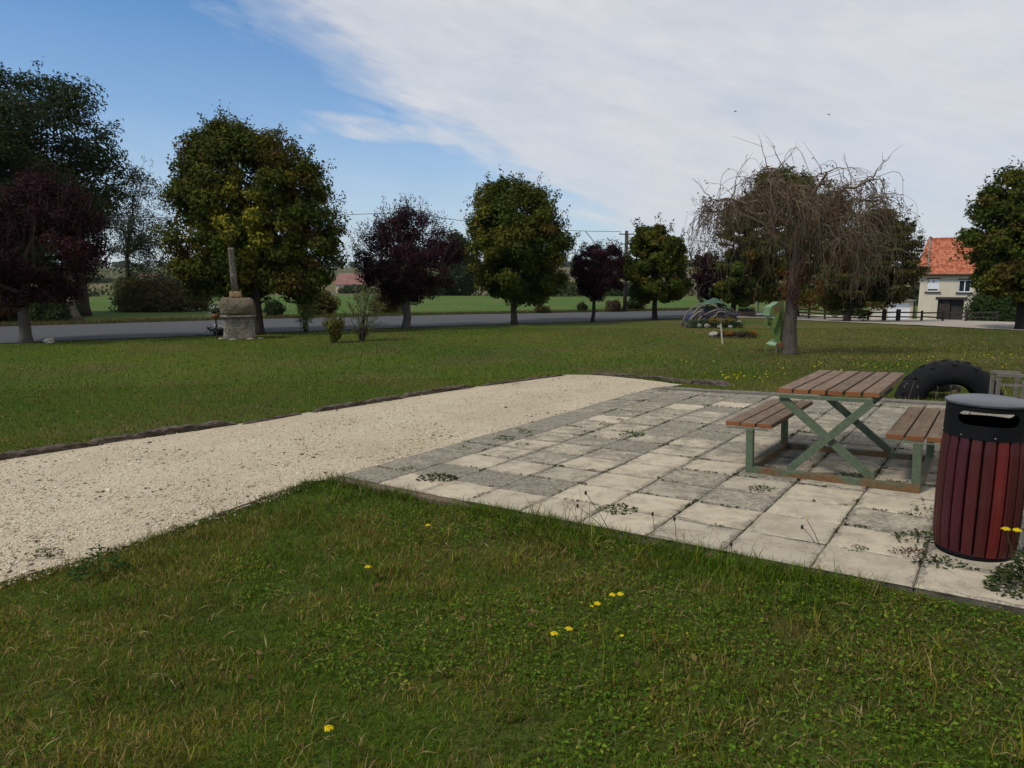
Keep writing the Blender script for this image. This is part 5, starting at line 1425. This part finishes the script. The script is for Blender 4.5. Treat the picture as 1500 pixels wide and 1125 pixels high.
for (px, py, w, h, n, pal, lab) in (
    (640, 708, .19, .06, 170, WO, 'widest low olive weed in the slab joints near the terrace front left corner'),
    (598, 693, .10, .04, 60, WO, 'small dull weed in the joint beside the lichened slabs at the terrace left corner'),
    (738, 649, .13, .06, 90, WG, 'bright green weed in the joint nearest the gravel, left of its two neighbours'),
    (769, 639, .11, .06, 80, WG, 'bright green weed at the corner of the blackest slab'),
    (765, 657, .09, .06, 60, WG, 'small green weed in the joint between cream slabs right of the gravel'),
    (679, 663, .09, .05, 45, WG, 'little yellow-green weed on the grey slab edge by the gravel'),
    (889, 628, .11, .06, 70, WG, 'green weed in the middle of the terrace joints, left of the largest tuft'),
    (861, 638, .09, .04, 45, WG, 'thin flat weed in the joint of the mid terrace'),
    (926, 643, .16, .08, 110, WG, 'bushy green tuft in the middle of the terrace'),
    (908, 620, .06, .04, 30, WG, 'tiny weed behind the bushy tuft of the mid terrace'),
    (972, 577, .10, .06, 45, WO, 'dark weed beside the end of the grey kerb timber'),
    (905, 755, .16, .06, 110, WO, 'spreading pale green weed in the joint near the terrace front'),
    (1117, 725, .13, .05, 90, WG, 'flat dark green weed on the slab before the picnic table rail'),
    (1252, 813, .08, .03, 40, WO, 'sparse little weed in the front slab joint left of the litter bin'),
    (1345, 800, .17, .07, 100, WO, 'straggly green weed at the left foot of the litter bin'),
    (1330, 818, .12, .02, 80, WR, 'reddish creeping weed on the slabs before the litter bin'),
    (1375, 834, .16, .03, 80, WO, 'dull creeping weed along the joint in front of the litter bin'),
    (1352, 762, .13, .16, 60, WO, 'upright weed with curled tip beside the litter bin slats'),
    (1245, 706, .14, .06, 80, WG, 'dark green weed inside the steel frame under the picnic table'),
    (1185, 640, .11, .05, 50, WG, 'weed in the joints behind the left bench of the picnic table'),
    (72, 817, .12, .05, 90, WO, 'lone weed growing on the gravel near the left frame edge'),
    (757, 565, .1, .05, 40, WO, 'small weed at the far edge of the gravel path')):
    if px in (72, 757): q = at(px, py); q.z += .02
    else: q = onterr(px, py)
    weed('weed', lab, 'weed', q, w, h, n, pal, group='weeds in the paving and gravel')
q = at(1518, 874)
bw = weed('weed_clump', 'rank dark weed clump right of the litter bin at the frame edge', 'weed', q, .26, .36, 1500, WO, blade=True)
q = at(150, 842)
weed('grass_tussock', 'taller dark grass tussock at the near edge of the gravel path', 'grass tussock', q, .2, .22, 240, WG)

DF = 'dandelions in the near grass'
def dandelion(px, py, lab, hgt=.08, rad=.016, base=None, name='dandelion', group=DF):
    top = at(px, py) if base is None else None
    if base is None:
        d = ray(px, py); d = d / d[1]
        t_ = top.y - hgt / (abs(d[2]) + 1e-6)
        P = Vector(EYE + d * t_); b = Vector((P.x + rng.normal(0, .01), P.y + .01, 0)); b.z = gz(b.x, b.y); hgt = P.z - b.z
    else:
        b = Vector(base); P = onY(px, py, b.y)
    e = empty(name, b, lab, 'dandelion', group)
    T = P - b
    mb = MB(); mb.tube([Vector((0, 0, 0)), T * .5 + Vector((.004, 0, 0)), T], .0022, 5); o = mb.build('stem', M['leaf'], e)
    o.data.attributes['tint'].data.foreach_set('color', np.tile(np.array([.09, .1, .03, 1], np.float32), len(o.data.polygons)))
    n = 70; a = rng.uniform(0, 6.283, n); r_ = rng.random(n) ** .6 * rad
    Pp = np.stack([np.cos(a) * r_, np.sin(a) * r_, .004 + .5 * (rad - r_)], -1) + np.array(T)
    D = np.stack([np.cos(a), np.sin(a), .5 * np.ones(n)], -1)
    v, f = leaf_arrays(Pp, unit(np.stack([np.cos(a) * .4, np.sin(a) * .4, np.ones(n)], -1)), np.full(n, rad * .9), .5, D)
    link('flower_head', fast_mesh('flower_head', v, f, pick([(.78, .58, .01), (.82, .66, .02)], [1, 1], n)), M['petal'], e)
for px, py, lab in ((627, 770, 'yellow dandelion in the grass just below the terrace front edge, the upper left one'),
    (539, 831, 'lone yellow dandelion in the grass below the gravel corner'),
    (897, 872, 'left flower of the close pair of dandelions in the middle of the near grass'),
    (909, 871, 'right flower of the close pair of dandelions in the middle of the near grass'),
    (875, 885, 'dandelion just below left of the close pair'),
    (833, 922, 'dandelion of the lower pair, the upper right and larger one'),
    (812, 929, 'dandelion of the lower pair, the lower left and smaller one'),
    (911, 932, 'small dandelion standing alone below the close pair'),
    (481, 1068, 'yellow dandelion nearest to the camera at the bottom of the lawn'),
    (867, 889, 'tiny dandelion bud left of the flower below the close pair')):
    dandelion(px, py, lab, rad=.008 if 'tiny' in lab or 'small d' in lab else .0155)
b1 = at(1496, 862)
dandelion(1474, 776, 'left one of two tall yellow flowers in front of the red bin slats', rad=.02, base=b1, name='hawkbit', group=None)
dandelion(1490, 777.5, 'right one of two tall yellow flowers in front of the red bin slats', rad=.02, base=b1 + Vector((.02, .02, 0)), name='hawkbit', group=None)
# dry stalks along the terrace front
for px, py, x2, y2, lab in ((898, 787, 858, 722, 'leaning dry dark stalk at the terrace front edge, the tallest'),
    (893, 783, 846, 741, 'thin dry stalk leaning left beside the tallest stalk'),
    (958, 790, 956, 753, 'upright plantain stalk at the terrace front joint'),
    (989, 795, 988, 760, 'plantain stalk with dark head right of the joint on the terrace front'),
    (1199, 803, 1175, 772, 'leaning thin stalk with bud on the front slabs'),
    (1203, 806, 1182, 761, 'thin stalk with small yellow flower on the front slabs'),
    (1070, 820, 1071, 797, 'short dark plantain stalk at the front edge right of the joint')):
    b = at(px, py); P = onY(x2, y2, b.y)
    e = empty('dry_stalk', b, lab, 'stalk', 'dry stalks along the terrace edge')
    T = P - b; mb = MB(); mb.tube([Vector((0, 0, 0)), T * .5 + Vector((.006, 0, .004)), T], [.0028, .0024, .002], 5); mb.build('stem', M['twig'], e)
    yf = 'yellow flower' in lab
    mb = MB(); mb.cur = (.7, .45, .02) if yf else (.06, .045, .03); mb.blob(T, (.009, .009, .006 if yf else .016), 1, .1, 2); mb.build('head', M['petal'], e, True)

# small yellow flowers over the far lawn
ff = None; n_ff = 0
cl = [(1075, 556, 14), (1100, 555, 14), (1340, 529, 18), (1250, 540, 30), (1150, 545, 26), (1420, 540, 25), (1480, 525, 25), (1300, 515, 40), (1450, 510, 40), (1200, 520, 30), (1210, 500, 60), (960, 535, 60)]
rf_ = np.random.default_rng(21)
while n_ff < 100:
    c = cl[rf_.integers(0, len(cl))]; px = c[0] + rf_.normal() * c[2] * 1.5; py = c[1] + rf_.normal() * 5
    if not (490 < py < 600): continue
    b = at(px, py)
    if b.y < 9.5 or inside(terr_poly, b.x, b.y) or inside(gp2, b.x, b.y): continue
    if ff is None:
        n = 26; a = rng.uniform(0, 6.283, n); r_ = rng.random(n) ** .5 * .022
        P = np.stack([np.cos(a) * r_, np.sin(a) * r_, .075 + .4 * (.022 - r_)], -1)
        v, f = leaf_arrays(P, unit(np.stack([np.cos(a), np.sin(a), np.ones(n)], -1)), np.full(n, .02), .7)
        ffm = fast_mesh('yellow_flower', v, f, pick([(.72, .55, .01), (.78, .62, .02)], [1, 1], n)); ffm.materials.append(M['petal'])
        ff = bpy.data.objects.new('yellow_flower', ffm); o = ff
        tag(o, 'tiny yellow flower in the lawn beyond the terrace', 'flower', 'yellow flowers in the far lawn')
    else: o = ff.copy()
    col.objects.link(o); o.location = b; o.rotation_euler = (0, 0, rf_.uniform(0, 6.28)); s_ = rf_.uniform(.45, .95); o.scale = (s_, s_, 1)
    n_ff += 1
# dead flower stems and grass by the tyre
for px, py, h, lab in ((1338, 584, .24, 'dry seed-headed stems before the left side of the tractor tyre'), (1395, 592, .2, 'small reddish plant in front of the opening of the tractor tyre')):
    b = at(px, py); e = empty('dried_plant', b, lab, 'dried plant'); mb = MB(); E_2 = []
    for q in range(26):
        p = Vector((rng.normal(0, .11), rng.normal(0, .06), 0)); d = Vector((rng.normal(0, .05), rng.normal(0, .04), h * rng.uniform(.6, 1.3)))
        mb.tube([p, p + d * .5, p + d], .003, 4, False); E_2.append(tuple(p + d))
    mb.build('stems', M['twig'], e)
    blossoms('leaves', E_2, (.01, .01, .01), 90, .022, [(.25, .2, .17), (.16, .06, .04), (.3, .22, .06)], [3, 2 if 'red' in lab else 1, 1], e)  # tufts on the stem tips are the seed heads

# ------------------------------------------------------------------ grass
def vnoise(x, y, s, seed=0.0):
    return np.array([mnoise.noise(Vector((a * s, b * s, seed))) for a, b in zip(x, y)])
def scatter(d0, d1, dens, margin=1.2):
    lo_x = -(d1 * .84 + margin); area = (2 * -lo_x) * (d1 - d0); n = int(area * dens)
    x = rng.uniform(lo_x, -lo_x, n); y = rng.uniform(d0, d1, n)
    k_ = (np.abs(x) < y * .84 + margin)
    x, y = x[k_], y[k_]
    bad = inside(gp2, x, y) | inside(terr_poly, x, y) | inside(road_poly, x, y) | inside(drv_poly, x, y)
    return x[~bad], y[~bad]
def edge_dist(x, y):
    """metres in front of the terrace front edge or of the near gravel edge"""
    s = (x - O.x) * UB.x + (y - O.y) * UB.y; t_ = (x - O.x) * UA.x + (y - O.y) * UA.y
    d1 = np.where((s > -.3) & (s < 4.6), -t_ - .05, 9)
    return np.where(d1 < -.0, 9, d1)
def blades(name, x, y, hmin, hmax, wid, seg, seed, kind='stuff', clover=False):
    n = len(x); z = G(x, y)
    big = vnoise(x, y, .55, seed) ; med = vnoise(x, y, 2.3, seed + 7); fin = vnoise(x, y, 9, seed + 3)
    ed = edge_dist(x, y); lush = np.clip(1 - ed / .55, 0, 1)
    dry = np.clip(np.where(y > 8, .36, .43) + .22 * sm(1.5, 9, x) * sm(7, 12, y) + .75 * big + .9 * med + .35 * fin - lush * .9, .03, .95)
    dry = np.where((x < -.1) & (y < 5), dry * 1.05, dry)
    u = rng.random(n)
    c = np.where((u < dry * .42)[:, None], pick([(.30, .225, .085), (.20, .148, .052), (.11, .075, .026)], [2, 3, 3], n),
        np.where((u < dry * .8 + .15)[:, None], pick([(.135, .135, .012), (.17, .158, .018), (.105, .10, .012)], [3, 1, 3], n),
                 pick([(.042, .088, .005), (.062, .122, .007), (.088, .15, .010), (.075, .125, .014)], [3, 3, 2, 1], n)))
    lo_ = vnoise(x, y, .16, seed + 11)
    c = c * .87 * rng.uniform(.6, 1.45, (n, 1)) * np.clip(1 + .3 * med + .45 * lo_, .55, 1.5)[:, None] * np.stack([1 + .25 * lo_, np.ones(n), np.ones(n)], -1)
    h = rng.uniform(hmin, hmax, n) * np.clip(1 + .5 * fin + .35 * med, .45, 1.8) * (1 + lush * 1.5)
    tall = rng.random(n) < .012; h = np.where(tall, h * 2.0, h)
    a = rng.uniform(0, 2 * np.pi, n); lean = rng.uniform(.15, 1.15, n)
    D = np.stack([np.cos(a) * lean, np.sin(a) * lean, np.ones(n)], -1); D = unit(D)
    S = np.stack([-np.sin(a), np.cos(a), np.zeros(n)], -1) * (wid * rng.uniform(.6, 1.3, n))[:, None] * .5
    tw = rng.uniform(-1, 1, n); S += np.stack([np.cos(a), np.sin(a), np.zeros(n)], -1) * (tw * wid * .3)[:, None]
    B = np.stack([x, y, z - .004], -1)
    if seg == 2:
        m_ = B + D * (h * .55)[:, None]; D2 = unit(D + np.stack([np.cos(a), np.sin(a), -.5 * np.ones(n)], -1) * (.2 + .7 * rng.random(n))[:, None])
        t_ = m_ + D2 * (h * .5)[:, None]
        V = np.stack([B - S, B + S, m_ - S * .75, m_ + S * .75, t_], 1).reshape(-1, 3)
        fb = np.array([(0, 1, 3), (0, 3, 2), (2, 3, 4)]); Fc = (fb[None] + 5 * np.arange(n)[:, None, None]).reshape(-1, 3); T = np.repeat(c, 3, 0)
    else:
        V = np.stack([B - S, B + S, B + D * h[:, None]], 1).reshape(-1, 3); Fc = np.arange(n * 3).reshape(-1, 3); T = c
    o = link(name, fast_mesh(name, V, Fc, T), M['blade']); return tag(o, kind=kind)
x, y = scatter(1.3, 5.2, 7000, 1.0); k_ = (vnoise(x, y, 1.25, 90) + .5 * vnoise(x, y, 5, 91)) < rng.uniform(.1, .75, len(x)); x, y = x[k_], y[k_]; blades('grass', x, y, .022, .055, .0038, 2, 1.0); pass
x, y = scatter(5.2, 9.0, 2200, 1.0); blades('grass', x, y, .025, .055, .0055, 2, 1.0); print('blades', len(x))
x, y = scatter(9.0, 15.0, 620, 1.0); blades('grass', x, y, .03, .06, .011, 1, 1.0); print('blades', len(x))
x, y = scatter(15.0, 34.0, 130, 1.0); blades('grass', x, y, .035, .065, .024, 1, 1.0); print('blades', len(x))
# darker tussocks of coarser grass
tc_x, tc_y = scatter(1.6, 7.5, 7.5, .8); k_ = vnoise(tc_x, tc_y, .8, 33) > -.15; tc_x, tc_y = tc_x[k_], tc_y[k_]
m = len(tc_x); rep = rng.integers(25, 70, m); x = np.repeat(tc_x, rep); y = np.repeat(tc_y, rep); n = len(x)
rad_ = np.repeat(rng.uniform(.03, .085, m), rep); x = x + rng.normal(size=n) * rad_; y = y + rng.normal(size=n) * rad_
k_ = ~(inside(gp2, x, y) | inside(terr_poly, x, y)); blades('tussock_grass', x[k_], y[k_], .05, .105, .0048, 2, 6.0)
# dead straw lying in the turf
x, y = scatter(1.4, 7.0, 230, .8); k_ = (vnoise(x, y, 1.25, 90) + .4 * vnoise(x, y, 5, 91)) > rng.uniform(-.2, .45, len(x)); x, y = x[k_], y[k_]; n = len(x)
P = np.stack([x, y, G(x, y) + rng.uniform(.010, .035, n)], -1); dd = np.stack([*(rng.normal(size=(2, n))), rng.normal(size=n) * .15], -1)
v, f = leaf_arrays(P, unit(rng.normal(size=(n, 3)) * .3 + np.array([0, 0, 1])), rng.uniform(.04, .11, n), .055, dd)
o = link('straw', fast_mesh('straw', v, f, pick([(.30, .225, .10), (.22, .16, .07), (.13, .09, .045)], [2, 3, 2], n)), M['leaf']); tag(o, kind='stuff')
# long fine blades standing out of the lawn in loose groups
x, y = scatter(1.5, 7.0, 420, 1.0); k_ = vnoise(x, y, 1.6, 30) > .12; x, y = x[k_], y[k_]
blades('long_grass', x, y, .08, .15, .0042, 2, 4.0)
# turf hanging over the edges of the path and of the terrace front
def along(P, n, lo, hi):
    P = np.array([(p.x, p.y) for p in P]); L = np.concatenate([[0], np.cumsum(np.linalg.norm(np.diff(P, axis=0), axis=1))])
    q = rng.uniform(0, L[-1], n); X = np.interp(q, L, P[:, 0]); Y = np.interp(q, L, P[:, 1])
    i = np.clip(np.searchsorted(L, q) - 1, 0, len(P) - 2); d = P[i + 1] - P[i]; d /= np.linalg.norm(d, axis=1, keepdims=True)
    o = rng.uniform(lo, hi, n); return X - d[:, 1] * o, Y + d[:, 0] * o
sizes = ((far_w[2:], 9000, .02, .22, .03, .08, .008), (end_w, 2200, .02, .2, .03, .08, .010), (near_w, 7000, -.04, .14, .02, .06, .0045),
         ([terr(-.1, -.04), terr(4.9, -.04)], 5200, -.17, .0, .025, .06, .0045), ([terr(.2, TL + .13), terr(6.4, TL + .13)], 4500, -.02, .22, .05, .11, .009))
ex, ey = [], []
for P_, n_, lo, hi, h0, h1, w_ in sizes:
    x, y = along(P_, n_, lo, hi); k_ = (vnoise(x, y, 1.7, 77) + .8 * vnoise(x, y, 6, 78)) > rng.uniform(-.3, .5, len(x)); x, y = x[k_], y[k_]
    blades('edge_grass', x, y, h0, h1, w_, 2, 2.0)
# clover and plantain leaves low in the turf
x, y = scatter(1.4, 6.5, 2200, 1.0)
k_ = (vnoise(x, y, 1.1, 50) + .35 * vnoise(x, y, 4, 51) + .16 * np.clip(x, -2, 2)) > .02
x, y = x[k_], y[k_]; n = len(x)
P = np.stack([x, y, G(x, y) + rng.uniform(.012, .042, n)], -1)
v, f = leaf_arrays(P, unit(rng.normal(size=(n, 3)) * .38 + np.array([0, 0, 1])), rng.uniform(.010, .026, n), .62)
cc = pick([(.05, .105, .008), (.072, .14, .010), (.11, .17, .014), (.18, .19, .02), (.14, .105, .02)], [4, 4, 3, 1.2, 1], n) * rng.uniform(.75, 1.25, (n, 1))
o = link('clover', fast_mesh('clover', v, f, cc), M['leaf']); tag(o, kind='stuff'); print('clover', n)
# fallen leaves
x, y = scatter(1.6, 12, 5, 1.0); n = len(x); P = np.stack([x, y, G(x, y) + .03], -1)
v, f = leaf_arrays(P, unit(rng.normal(size=(n, 3)) * .4 + np.array([0, 0, 1])), rng.uniform(.02, .05, n), .7)
o = link('fallen_leaves', fast_mesh('fallen_leaves', v, f, pick([(.14, .075, .03), (.1, .06, .03), (.2, .13, .05)], [2, 2, 1], n)), M['leaf']); tag(o, kind='stuff')
# rough verge beyond the road
def verge_pts(n):
    i = rng.integers(0, len(rf) - 2, n); f = rng.random(n)
    A = np.array([tuple(p) for p in rf]); p = A[i] * (1 - f[:, None]) + A[i + 1] * f[:, None]
    off = rng.random(n) ** 1.6 * 2.6; return p[:, 0] + nr_.x * off, p[:, 1] + nr_.y * off
x, y = verge_pts(26000); k_ = (np.abs(x) < y * .9 + 3); x, y = x[k_], y[k_]; n = len(x)
h = rng.uniform(.08, .26, n); B = np.stack([x, y, G(x, y)], -1); a = rng.uniform(0, 6.28, n)
S = np.stack([np.cos(a), np.sin(a), 0 * a], -1) * .02
V = np.stack([B - S, B + S, B + np.stack([rng.normal(0, .06, n), rng.normal(0, .06, n), h], -1)], 1).reshape(-1, 3)
o = link('verge_grass', fast_mesh('verge_grass', V, np.arange(3 * n).reshape(-1, 3), pick([(.15, .12, .05), (.09, .085, .03), (.06, .07, .02), (.11, .075, .04)], [2, 3, 2, 1], n) * rng.uniform(.7, 1.2, (n, 1))), M['blade']); tag(o, kind='stuff')

# ------------------------------------------------------------------ sky and sun
SUN_AZ, SUN_EL = -125.0, 50.0
w = bpy.data.worlds.new('World'); sc.world = w; w.use_nodes = True
nt = w.node_tree; nt.nodes.clear()
t = NT.__new__(NT); t.t = nt; t.m = w
out = t.n('ShaderNodeOutputWorld'); bg = t.n('ShaderNodeBackground'); t.l(bg.outputs[0], out.inputs[0]); bg.inputs[1].default_value = .094
sky = t.n('ShaderNodeTexSky', sky_type='NISHITA'); sky.sun_disc = False; sky.sun_elevation = R(SUN_EL); sky.sun_rotation = R(SUN_AZ)
sky.air_density = 1.0; sky.dust_density = .6; sky.ozone_density = 1.6
dirv = t.coord('Generated'); sp = t.n('ShaderNodeSeparateXYZ'); t.l(dirv, sp.inputs[0])
az = t.math('MULTIPLY', t.math('ARCTAN2', sp.outputs[0], sp.outputs[1]), 57.2958)
el = t.math('MULTIPLY', t.math('ARCSINE', sp.outputs[2]), 57.2958)
cl_v = t.n('ShaderNodeCombineXYZ'); t.l(t.math('MULTIPLY', az, .05), cl_v.inputs[0]); t.l(t.math('MULTIPLY', el, .11), cl_v.inputs[1])
rot = t.n('ShaderNodeVectorRotate', rotation_type='Z_AXIS'); t.l(cl_v.outputs[0], rot.inputs['Vector']); rot.inputs['Angle'].default_value = R(38)
cv = t.scale(rot.outputs[0], (.65, 1.5, 1))
n1 = t.noise(cv, 2.2, 9, .62, .5); n2 = t.noise(cv, 7, 7, .65, .6); n3 = t.noise(cv, .9, 5, .6, .2)
s_ = t.math('ADD', t.math('ADD', el, t.math('MULTIPLY', az, .614)), -8.2)
s_ = t.math('ADD', s_, t.math('MULTIPLY_ADD', n1, 11, -5.5)); s_ = t.math('ADD', s_, t.math('MULTIPLY_ADD', n2, 4, -2))
veil = t.ramp(t.math('MULTIPLY_ADD', s_, .05, .5), [(.30, 0), (.5, .5), (.62, .93), (1, .97)])
# thinner places in the veil
veil = t.math('MULTIPLY', veil, t.ramp(n3, [(.3, .80), (.55, 1.0)]))
# low streak
d_ = t.math('ABSOLUTE', t.math('ADD', t.math('ADD', el, t.math('MULTIPLY', az, .05)), t.math('MULTIPLY_ADD', n1, 2.2, -12.1)))
band = t.math('MULTIPLY', t.ramp(t.math('MULTIPLY', d_, .5), [(0, 1), (.25, .95), (.6, 0)]), t.ramp(t.math('MULTIPLY_ADD', az, .02, .5), [(.13, 0), (.24, 1)]))
band = t.math('MULTIPLY', band, t.ramp(n2, [(.3, .35), (.6, .9)]))
# pale air low down
low = t.ramp(t.math('MULTIPLY', el, .02), [(0, .7), (.10, .52), (.24, .18), (.4, 0)])
mask = t.math('MAXIMUM', t.math('MAXIMUM', veil, t.math('MULTIPLY', band, .85)), low)
ccol = t.mix(t.ramp(t.math('ADD', t.math('MULTIPLY', n1, .6), t.math('MULTIPLY', n2, .4)), [(.35, 0), (.62, 1)]), (5.75, 5.95, 6.45), (6.7, 6.75, 7.0))
skyc = t.mix(1.0, sky.outputs[0], (.60, 1.02, 1.32), 'MULTIPLY')
fin_ = t.mix(mask, skyc, ccol); t.l(fin_, bg.inputs[0])

sun = bpy.data.lights.new('sun', 'SUN'); sun.energy = 2.45; sun.angle = R(10); sun.color = (1, .92, .80)
so = bpy.data.objects.new('sun', sun); col.objects.link(so)
dv = Vector((math.sin(R(SUN_AZ)) * math.cos(R(SUN_EL)), math.cos(R(SUN_AZ)) * math.cos(R(SUN_EL)), math.sin(R(SUN_EL))))
so.rotation_euler = (-dv).to_track_quat('-Z', 'Y').to_euler(); so.location = (0, 0, 30)

# ------------------------------------------------------------------ camera
cam = bpy.data.cameras.new('camera'); cam.sensor_width = 36; cam.lens = 36 * F / 1500; cam.clip_end = 8000; cam.clip_start = .05
co_ = bpy.data.objects.new('camera', cam); col.objects.link(co_); co_.location = EYE; co_.rotation_euler = (R(90) - PITCH, 0, 0)
sc.camera = co_
sc.view_settings.view_transform = 'Standard'; sc.view_settings.look = 'None'; sc.view_settings.gamma = 1; sc.view_settings.exposure = .2
sc.view_settings.use_curve_mapping = False
sc.cycles.max_bounces = 6; sc.cycles.transparent_max_bounces = 8; sc.cycles.use_denoising = True
sc.render.film_transparent = False

# ------------------------------------------------------------------ air
hm = bpy.data.materials.new('haze_air'); hm.use_nodes = True; hm.node_tree.nodes.clear()
ho = hm.node_tree.nodes.new('ShaderNodeOutputMaterial'); hv = hm.node_tree.nodes.new('ShaderNodeVolumePrincipled')
hv.inputs['Color'].default_value = (.96, .98, 1, 1); hv.inputs['Density'].default_value = .00007
hm.node_tree.links.new(hv.outputs[0], ho.inputs['Volume'])
mb = MB(); mb.box((0, 0, 0), (6400, 6400, 270)); hz = mb.build('haze', hm); hz.location = (0, 0, 75); tag(hz, kind='stuff')
